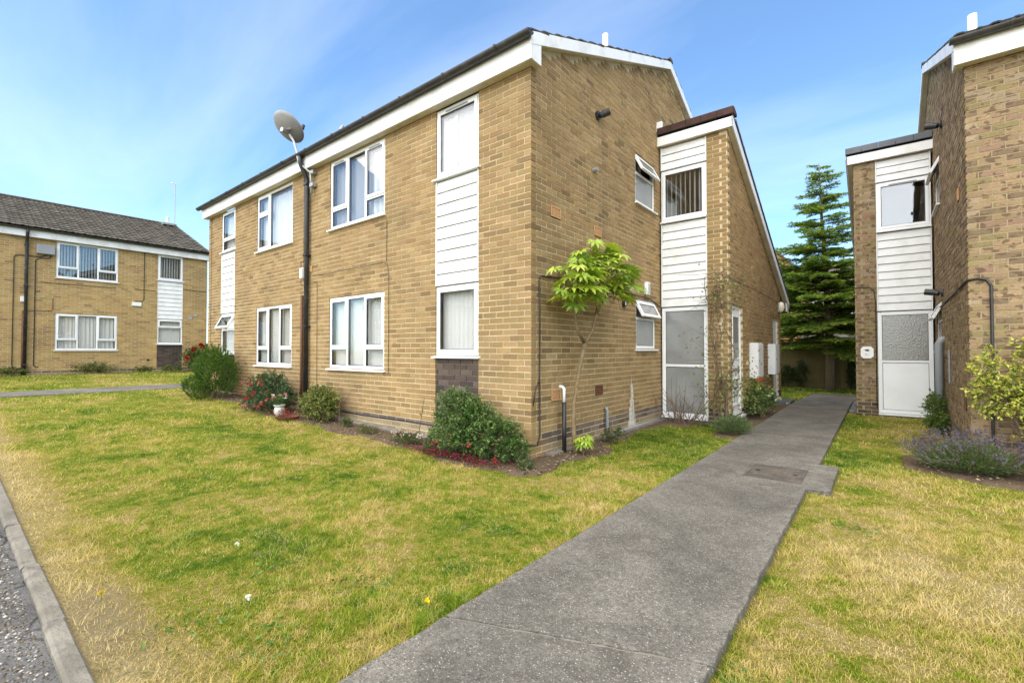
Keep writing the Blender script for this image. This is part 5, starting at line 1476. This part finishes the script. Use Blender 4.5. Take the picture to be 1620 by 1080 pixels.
    for k in range(7):
        p = np.array((RNG.uniform(-.15, .15), RNG.uniform(-.08, .05), 0)); pts = [p.copy()]; hgt = RNG.uniform(1.7, 2.75) if k < 5 else RNG.uniform(.8, 1.4)
        while p[2] < hgt: p = p + np.array((RNG.normal() * .05 - .15 * p[0], RNG.normal() * .02 - .2 * (p[1] + .02), RNG.uniform(.14, .24))); pts.append(p.copy())
        runner(pts, .016 if k < 5 else .009)
        for q in pts[3:]:
            if RNG.random() < .75:
                e = q + np.array((RNG.normal() * .22, RNG.normal() * .08 - .04, RNG.uniform(-.05, .28))); runner([q, (q + e) / 2 + RNG.normal(size=3) * .02, e], .005)
                if RNG.random() < .5: n = 5; lv.add(e + RNG.normal(size=(n, 3)) * .05, rand_dir(n, .2), .05, .03, palette([(.10, .15, .03), (.2, .25, .05), (.15, .09, .04)], n))
    for k in range(60):
        q = np.array((RNG.normal() * .1, -.03, RNG.uniform(2.0, 2.7))); e = q + np.array((RNG.normal() * .28, RNG.normal() * .07, RNG.normal() * .15)); runner([q, (q + e) / 2 + RNG.normal(size=3) * .03, e], .005)
    for c_, n, s_ in (((.22, .0, 2.45), 70, .22), ((.1, -.02, .7), 360, .34), ((.25, .25, .75), 200, .3), ((.05, -.02, 2.3), 150, .26), ((.0, -.03, 1.5), 90, .4), ((-.05, -.05, .35), 120, .25)):
        lv.add(np.array(c_) + RNG.normal(size=(n, 3)) * s_ * (.75, .4, .6), rand_dir(n, .2), RNG.uniform(.03, .06, n), RNG.uniform(.02, .04, n), palette([(.09, .14, .03), (.14, .2, .045), (.22, .27, .06), (.17, .08, .045)], n))
    m.build('stem', M['twig'], t); lv.build('foliage', M['leaf'], t)
    flower(t, (.02, -.09, 1.75), .035, (.75, .68, .68)); flower(t, (.35, .3, 1.1), .04, (.6, .55, .35))
    t = thing('dead_shrub', 'leafless twiggy shrub in front of the glazed porch screen', 'shrub', (-2.75, 8.30, 0)); m = MB()
    for k in range(34):
        a = RNG.uniform(0, 6.28); h = RNG.uniform(.3, .85); s_ = RNG.uniform(.08, .42); b = np.array((RNG.normal() * .14, RNG.normal() * .05, 0)); e = b + np.array((s_ * math.cos(a) * 1.3, s_ * math.sin(a) * .5, h)); mid = (b + e) / 2 + RNG.normal(size=3) * .03
        m.tube([b, mid, e], [.008, .005, .002], 4); f_ = mid + np.array((RNG.normal() * .12, RNG.normal() * .05, RNG.uniform(.05, .2))); m.tube([mid, f_], [.004, .0015], 4)
    m.build('stem', M['twig'], t)
    def one_red(t): flower(t, (.06, -.25, .74), .05, (.55, .08, .05), n=22); flower(t, (.18, -.1, .42), .03, (.8, .72, .6))
    shrub('rose_bush', 'rose bush with one orange red bloom along the centre porch wall', 'bush', (-1.84, 10.0, .03), [(0, 0, .38, .24, .42, .28, 3), (.04, .5, .3, .22, .4, .25, 2), (.02, -.4, .3, .2, .3, .26, 1)], 230, 10, .045, .55, GREEN + [(.12, .18, .04)], extra=one_red, young=[(.2, .25, .06)])
    # ---- lavenders
    def lavender(name, label, loc, rx, ry, h, n, purple, ns):
        t = thing(name, label, 'lavender', loc); lv = Leaves(); fl = Leaves(); st = MB()
        for k in range(n):
            a = RNG.uniform(0, 6.283); q = math.sqrt(RNG.random()); top = np.array((rx * q * math.cos(a), ry * q * math.sin(a), h * (1 - .55 * q * q) * RNG.uniform(.75, 1.05))); b = top * (.35, .35, .0)
            kk = 11; tt = RNG.uniform(.25, 1, kk); P = b + (top - b) * tt[:, None] + RNG.normal(size=(kk, 3)) * .012; ax = unit((top - b)[None])[0]
            lv.add(P, unit(ax + rand_dir(kk) * .55), RNG.uniform(.035, .06, kk), RNG.uniform(.005, .009, kk), palette([(.10, .155, .05), (.14, .19, .075), (.08, .13, .04), (.18, .2, .11)], kk))
            if purple and RNG.random() < ns:
                e = top + ax * RNG.uniform(.03, .12) + RNG.normal(size=3) * .02; st.tube([top - ax * .05, e], .002, 3, cap=False); n2 = 14
                fl.add(e + ax * RNG.uniform(0, .06, (n2, 1)) + RNG.normal(size=(n2, 3)) * .005, rand_dir(n2, .3), .016, .011, palette([(.125, .10, .15), (.165, .13, .19), (.10, .085, .11), (.17, .16, .165)], n2))
        lv.build('foliage', M['needle'], t, .1); 
        if purple: fl.build('flower_spikes', M['petal'], t, .2); st.build('flower_stem', M['leaf'] if False else M['twig'], t)
        return t
    lavender('lavender', 'large purple flowering lavender at the corner of the right block', (.72, 6.86, .02), .45, .40, .33, 1000, True, .26)
    lavender('lavender', 'small green lavender clump overhanging the left path edge', (-1.80, 7.72, .02), .30, .36, .30, 420, False, 0)
    # ---- golden euonymus at the right edge
    def eu(loc, lobes, n, label):
        return shrub('golden_euonymus', label, 'bush', loc, lobes, n, 11, .042, .55, [(.34, .36, .045), (.46, .45, .07), (.17, .25, .03), (.55, .53, .12), (.10, .16, .025)], mat='leaf_gloss', up=.3, young=[(.56, .53, .10)], reach=(.7, 1.2))
    eu((1.36, 7.22, .03), [(-.42, -.03, 1.1, .10, .1, .3, .5), (-.1, 0, 1.15, .2, .15, .3, 1), (.4, 0, 1.3, .3, .2, .35, 1.5), (.0, 0, .75, .42, .28, .34, 4), (.35, .02, 1.0, .40, .28, .34, 3), (-.33, -.03, .78, .28, .2, .22, 1.4), (-.48, -.02, .95, .12, .1, .22, .5), (.1, 0, .45, .32, .25, .25, 1.5), (.8, 0, .8, .5, .3, .5, 2)], 900, 'golden leaved bush growing against the right block front wall')
    eu((1.35, 6.55, .02), [(0, 0, .2, .22, .2, .2, 2), (.25, 0, .22, .25, .2, .22, 2)], 170, 'low golden leaved bush in the bottom right bed beside lavender')
    shrub('fern_plant', 'soft green plant at the foot of the grey soil pipe', 'plant', (.70, 10.1, 0), [(0, 0, .3, .16, .4, .34, 2), (0, -.4, .18, .14, .3, .18, 1)], 190, 10, .05, .35, [(.09, .15, .025), (.13, .2, .035), (.06, .10, .02)])
    # ---- far left block planting
    def redl(t):
        for p in ((.0, .3, .95), (.05, .1, 1.0), (-.0, -.25, .62), (.1, .35, .72), (.1, -.15, .85), (.2, .45, .9), (.15, -.4, .5), (.2, .2, .8)): flower(t, p, .13, (.36, .02, .02), n=22)
    shrub('rose_bush', 'rose bush with large deep red blooms by the far left block corner', 'bush', (-21.5, 6.6, .5), [(0, 0, .5, .4, .55, .5, 2), (.1, .5, .6, .4, .45, .5, 2)], 300, 9, .08, .6, GREEN + [(.18, .22, .05)], extra=redl)
    for y, s_, lab in ((1.5, .28, 'low weeds at the foot of the far left block downpipe'), (3.5, .42, 'dark straggling weeds under the far left block lower window'), (4.9, .2, 'pale weeds at the plinth right of the far left lower window'), (5.8, .22, 'weeds below the dark brick apron of the far left block')):
        shrub('weed', lab, 'plant', (-21.75, y, .53), [(0, 0, s_ * .35, .15, s_ * 1.5, s_ * .5, 1)], int(200 * s_), 9, .07, .4, [(.10, .14, .03), (.2, .22, .06), (.06, .1, .02)])
    # ---- lawn weeds and flowers
    for i, (x, y, col, lab) in enumerate(((-3.19, .56, (.75, .55, .02), 'yellow dandelion flower near the kerb'), (-1.80, 1.57, (.75, .55, .02), 'yellow dandelion flower near the left path edge'), (-2.55, 1.02, (.8, .8, .78), 'single white flower head in the near lawn'), (-3.3, 1.25, (.8, .8, .78), 'small white flower farther out in the lawn'))):
        t = thing('lawn_flower', lab, 'flower', (x, y, float(ground_z(x)))); m = MB(); m.tube([(0, 0, 0), (0, 0, .045)], .002, 4); m.build('stem', M['grass_stem'], t); flower(t, (0, 0, .045), .017, col, n=18, face=(0, 0, .5))
    for i, (x, y) in enumerate(((-2.15, .95), (-2.55, .78), (-2.9, 1.3), (-2.3, 1.5), (-1.95, 2.0), (-.40, 1.95), (-.1, 1.75), (-2.2, 2.6), (-.15, 4.2))):
        lv = Leaves(); n = 60; a = RNG.uniform(0, 6.28, n); D = np.stack([np.cos(a), np.sin(a), RNG.uniform(.25, .8, n)], 1); P = np.stack([RNG.normal(size=n) * .10, RNG.normal(size=n) * .08, np.full(n, .010)], 1)
        lv.add(P, D, RNG.uniform(.02, .045, n), RNG.uniform(.008, .016, n), palette([(.10, .18, .025), (.14, .23, .035), (.08, .15, .022)], n))
        lab = ['broadleaf weed patch nearest the bottom edge of the lawn', 'broadleaf weed patch near the kerb dandelion', 'broadleaf weed patch in the middle left lawn', 'broadleaf weed patch left of the path dandelion', 'broadleaf weed patch near the left path joint', 'bright weed tuft at the right path edge near the joint', 'green weed patch in the near right lawn', 'broadleaf weed patch halfway to the front bed', 'green weed patch right of the manhole'][i]
        t = thing('lawn_weed', lab, 'weed', (x, y, 0)); lv.build('foliage', M['leaf'], t, .15)


def make_conifer():
    t = thing('conifer_tree', 'tall layered conifer in front of the rear fence', 'tree', (-1.28, 18.25, 0)); m = MB(); H = 7.55
    m.tube([(0, 0, -.1), (.02, 0, 1.2), (-.05, 0, 3.5), (-.16, 0, 5.6), (-.22, 0, H)], [.15, .125, .085, .045, .01], 9); m.build('trunk', M['bark'], t, smooth=True)
    br = MB(); lv = Leaves(); z = 1.6; wh = 0
    while z < H - .1:
        q = (z - 1.35) / (H - 1.35); nb = 8 if q < .5 else (6 if q < .8 else 4); Lm = (2.35 * (1 - q) ** .72 + .12) * (1 if q > .12 else .8 + 1.6 * q)
        for b in range(nb):
            a = wh * 1.1 + b * 6.283 / nb + RNG.normal() * .2; L = Lm * RNG.uniform(.62, 1.12); 
            if q > .45 and RNG.random() < .18: continue
            brj = RNG.normal() * .09; ox = -.05 - .17 * q; zz_ = z + RNG.normal() * .10; pts = []
            for k in range(6):
                s_ = k / 5; pts.append(np.array((ox + math.cos(a) * L * s_, math.sin(a) * L * s_, zz_ + L * ((.10 + brj) * s_ - (.26 - .22 * q) * s_ * s_ + .10 * s_ ** 3))))
            br.tube(pts, [.022 * (1 - .8 * k / 5) * (1 - .5 * q) for k in range(6)], 4, cap=False)
            ns = int(L / .085) + 2
            for k in range(ns):
                s_ = .12 + .88 * k / ns; i = min(int(s_ * 5), 4); f_ = s_ * 5 - i; p = pts[i] * (1 - f_) + pts[i + 1] * f_; ax = unit((pts[i + 1] - pts[i])[None])[0]
                for sg in (-1, 1):
                    sd_ = np.array((-ax[1], ax[0], 0)) * sg; tl = min(.52, (.20 + .42 * (1 - s_)) * (.35 + L * .35)) * RNG.uniform(.6, 1.15); dr = unit((ax * .75 + sd_ * .9 + np.array((0, 0, -.10 + RNG.normal() * .1)))[None])[0]
                    nn = max(6, int(tl / .013)); tt = RNG.random(nn); P = p + dr * (tl * tt)[:, None] + np.array((0, 0, -.06)) * (tt ** 2)[:, None] * tl
                    sdd = np.cross(dr, (0, 0, 1)); D = unit(dr * .8 + sdd * RNG.choice([-1, 1], nn)[:, None] * RNG.uniform(.3, 1, (nn, 1)) + np.array((0, 0, .25)) + RNG.normal(size=(nn, 3)) * .18)
                    C = palette([(.15, .235, .04), (.19, .285, .05), (.11, .18, .035)], nn); yg = tt > .72; C[yg] = palette([(.31, .38, .065), (.25, .33, .06)], int(yg.sum()))
                    lv.add(P, D, RNG.uniform(.07, .12, nn), RNG.uniform(.018, .032, nn), C)
        z += RNG.uniform(.13, .19) if q < .5 else RNG.uniform(.16, .30); wh += 1
    br.build('branches', M['bark'], t); lv.build('crown', M['needle'], t, .1, flat=.3)


def leafy_tree(name, label, loc, lobes, n, size, cols, trunk_h, trunk_r):
    t = thing(name, label, 'tree', loc); m = MB(); m.tube([(0, 0, -.1), (.04, .02, trunk_h * .5), (0, 0, trunk_h)], [trunk_r, trunk_r * .75, trunk_r * .5], 8)
    for l in lobes: m.tube([(0, 0, trunk_h * .8), (np.array(l[:3]) + (0, 0, trunk_h)) / 2, l[:3]], [trunk_r * .45, trunk_r * .3, .01], 5)
    m.build('trunk', M['bark'], t); lv = Leaves(); sprigs(lv, None, lobes, n, 12, size, .6, cols, .15, (.55, 1.1)); lv.build('crown', M['leaf'], t); return t


def make_back():
    # close-boarded fence
    f = thing('board_fence', 'weathered brown close-boarded fence behind the conifer', 'fence', (-6, 19.5, 0)); base = None
    m = MB()
    for z in (.25, .85, 1.4): m.box((0, .03, z), (9.5, .08, z + .08))
    m.build('rail', M['fence'], f)
    for k in range(5):
        m = MB(); m.box((k * 2.35, .03, -.1), (k * 2.35 + .1, .13, 1.65)); m.build('post', M['fence'], f)
    me = []
    for k in range(4):
        b = MB(); b.prism([(0, -.016, 0), (.133, .006, 0), (.133, .018, 0), (0, .012, 0)], (0, 0, 1.62)); me.append(b.mesh('board', M['fence']))
    for k in range(75):
        o = bpy.data.objects.new('board', me[k % 4]); COL.objects.link(o); o.parent = f; o.location = (k * .127, random.uniform(-.004, .004), .02 + random.uniform(-.012, .012)); o.rotation_euler = (0, random.uniform(-.004, .004), R_(3))
    m = MB(); m.box((0, -.01, -.02), (9.5, .02, .14)); m.build('gravel_board', M['fence'], f)
    make_conifer()
    ev = [(.045, .085, .02), (.06, .11, .025), (.035, .06, .015)]
    shrub('upright_shrub', 'narrow dark upright shrub against the rear fence by the right porch', 'bush', (-.72, 19.2, 0), [(0, 0, .55, .14, .14, .6, 2), (.05, 0, .25, .28, .2, .25, 1)], 170, 9, .06, .5, ev)
    shrub('dark_shrub', 'dark low shrub against the rear fence beside the centre block', 'bush', (-2.7, 19.15, 0), [(0, 0, .4, .45, .25, .4, 2), (.55, 0, .5, .2, .2, .5, 1), (-.7, 0, .5, .5, .3, .5, 2)], 300, 9, .07, .5, ev)
    leafy_tree('leafy_tree', 'mid green broadleaf tree behind the fence at the centre block end', (-4.2, 22.5, 0), [(0, 0, 3.4, 1.5, 1.4, 1.3, 2), (1.1, -.2, 3.6, 1.0, 1.0, 1.0, 1), (-1.2, 0, 3.6, 1.3, 1.2, 1.1, 1), (.5, 0, 4.5, .9, .9, .8, 1), (.6, 0, 2.4, 1.2, 1, .8, 1)], 1500, .13, [(.07, .125, .025), (.10, .165, .035), (.05, .09, .02)], 2.6, .13)
    leafy_tree('leafy_tree', 'broadleaf tree behind the fence hidden behind the right porch roof line', (1.2, 23.5, 0), [(0, 0, 2.8, 1.4, 1.2, 1.0, 2), (-.8, 0, 2.3, .9, .9, .7, 1)], 700, .13, [(.07, .125, .025), (.10, .165, .035), (.05, .09, .02)], 2.0, .11)
    # house behind the fence
    h = thing('house', 'brown tiled house with white windows behind the rear fence', 'house', (0, 27, 0))
    m = MB(); m.box((-2.8, 0, -.2), (5, 6, 4.05)); m.build('wall', M['far_brick'], h)
    rf = MB(); L = math.hypot(3.1, 2.05)
    for r in range(12):
        a = r / 12; b = (r + 1.12) / 12; z0, z1 = 4.0 + 2.05 * a, 4.0 + 2.05 * b; y0, y1 = -.3 + 3.1 * a, -.3 + 3.1 * b
        rf.add([(-3, y0, z0 + .03), (5.2, y0, z0 + .03), (5.2, y1, z1), (-3, y1, z1), (-3, y0, z0 - .01), (5.2, y0, z0 - .01)], [(0, 1, 2, 3), (4, 5, 1, 0)], (random.uniform(.8, 1.3),) * 3)
    rf.add([(-3, 2.8, 6.05), (5.2, 2.8, 6.05), (5.2, 6.3, 4.0), (-3, 6.3, 4.0)], [(0, 1, 2, 3)], (1, 1, 1)); rf.build('roof', M['tile'], h)
    m = MB(); m.box((-3, -.32, 3.82), (5.2, -.28, 4.0)); m.build('fascia', M['fascia'], h)
    lr = MB()
    for r in range(5):
        a = r / 5; b = (r + 1.15) / 5; y0, z0 = -2.2 + 2.2 * a, 1.85 + .95 * a; y1, z1 = -2.2 + 2.2 * b, 1.85 + .95 * b
        lr.add([(-2.9, y0, z0 + .03), (5, y0, z0 + .03), (5, min(y1, 0), min(z1, 2.8)), (-2.9, min(y1, 0), min(z1, 2.8)), (-2.9, y0, z0 - .01), (5, y0, z0 - .01)], [(0, 1, 2, 3), (4, 5, 1, 0)], (random.uniform(.9, 1.4),) * 3)
    lr.build('lean_to_roof', M['tile'], h); m = MB(); m.box((-2.8, -2.0, -.2), (4.9, -.01, 1.9)); m.build('lean_to_wall', M['far_brick'], h)
    for x in (-2.2, -.85, .9):
        m = MB(); ring(m, x - .35, x + .5, 3.05, 3.78, .07, -.06, .01); m.box((x + .04, -.05, 3.12), (x + .11, 0, 3.71)); w_ = m.build('window', M['upvc'], h); m = MB(); m.box((x - .28, -.03, 3.12), (x + .43, -.012, 3.71)); m.build('pane', M['dark_glass'], w_)
    h = thing('house', 'orange brick gabled house glimpsed left of the conifer', 'house', (-5.2, 33, 0)); m = MB(); m.prism([(-2.2, 0, -.2), (2.2, 0, -.2), (2.2, 0, 5.4), (0, 0, 7.6), (-2.2, 0, 5.4)], (0, 6, 0)); m.build('wall', M['orange_brick'], h)
    m = MB(); m.prism([(-2.5, -.2, 5.1), (0, -.2, 7.65), (2.5, -.2, 5.1), (2.5, -.2, 5.25), (0, -.2, 7.8), (-2.5, -.2, 5.25)], (0, 6.4, 0), (1, 1, 1)); m.build('roof', M['tile'], h)
    # house across the road, seen mirrored in the front windows
    h = thing('house', 'gabled brick house across the road mirrored in the front windows', 'house', (-33, -16, .4)); m = MB()
    m.prism([(-4, 0, -.3), (4, 0, -.3), (4, 0, 4.8), (0, 0, 7.0), (-4, 0, 4.8)], (0, -9, 0)); m.build('wall', M['far_brick'], h)
    m = MB(); m.prism([(-4.4, .3, 4.62), (0, .3, 7.05), (4.4, .3, 4.62), (4.4, .3, 4.8), (0, .3, 7.25), (-4.4, .3, 4.8)], (0, -9.6, 0), (1, 1, 1)); m.build('roof', M['tile'], h)
    for sg in (-1, 1):
        m = MB(); m.prism([(sg * 4.42, .31, 4.45), (0, .31, 6.85), (0, .31, 7.1), (sg * 4.42, .31, 4.7)], (0, .03, 0)); m.build('barge_board', M['fascia'], h)
    for x, z in ((-2, 1), (2, 1), (-2, 3.4), (2, 3.4)):
        m = MB(); ring(m, x - .8, x + .8, z, z + 1.2, .08, .0, .04); wq = m.build('window', M['upvc'], h); m = MB(); m.box((x - .72, .004, z + .08), (x + .72, .02, z + 1.12)); m.build('pane', M['dark_glass'], wq)
    # manhole
    t = thing('manhole_cover', 'rusty rectangular metal cover set in the concrete path', 'manhole cover', (-1.1, 5.14, .046)); m = MB(); ring(m, 0, .50, 0, .60, .022, 0, .01)
    m.v = [(x, z, y - .003) for x, y, z in m.v]; m.build('frame', M['cover'], t)
    m = MB(); m.box((.024, .024, -.003), (.476, .576, .004))
    for i in range(9):
        for j in range(11): m.box((.045 + i * .048, .045 + j * .047, .004), (.045 + i * .048 + .03, .045 + j * .047 + .008, .0065)) if (i + j) % 2 else m.box((.055 + i * .048, .035 + j * .047, .004), (.055 + i * .048 + .008, .035 + j * .047 + .03, .0065))
    pl = m.build('plate', M['cover'], t); m = MB(); m.box((.06, .28, .0065), (.10, .32, .009)); m.box((.40, .28, .0065), (.44, .32, .009)); m.build('key_hole', M['black'], pl)


M['grass_stem'] = simple('flower_stem', (.12, .18, .04), .8)
M['far_brick'] = simple('far_brick', (.30, .21, .13), .95, .2, 4, .1)
M['dark_glass'] = simple('far_glass', (.02, .025, .03), .05, .1, 2, .8)

make_ground()
BM = build_main()
BR = build_right()
BLf = build_left()
dish((-8.86, 4.16, 5.58), (-.16, .62, .77), .64, 'dish', 'grey satellite dish on a cranked mast above the downpipe', True, [(-8.80, 4.18, 5.45), (-8.68, 4.20, 5.30), (-8.55, 4.21, 5.02), (-8.53, 4.22, 4.86), (-8.34, 4.36, 4.66), (-8.32, 4.37, 4.25)])
dish((-13.95, 4.9, 4.55), (-.6, -.6, .3), .6, 'dishlite', 'white satellite dish at the far end of the centre block', False)
make_plants()
make_back()
make_grass()
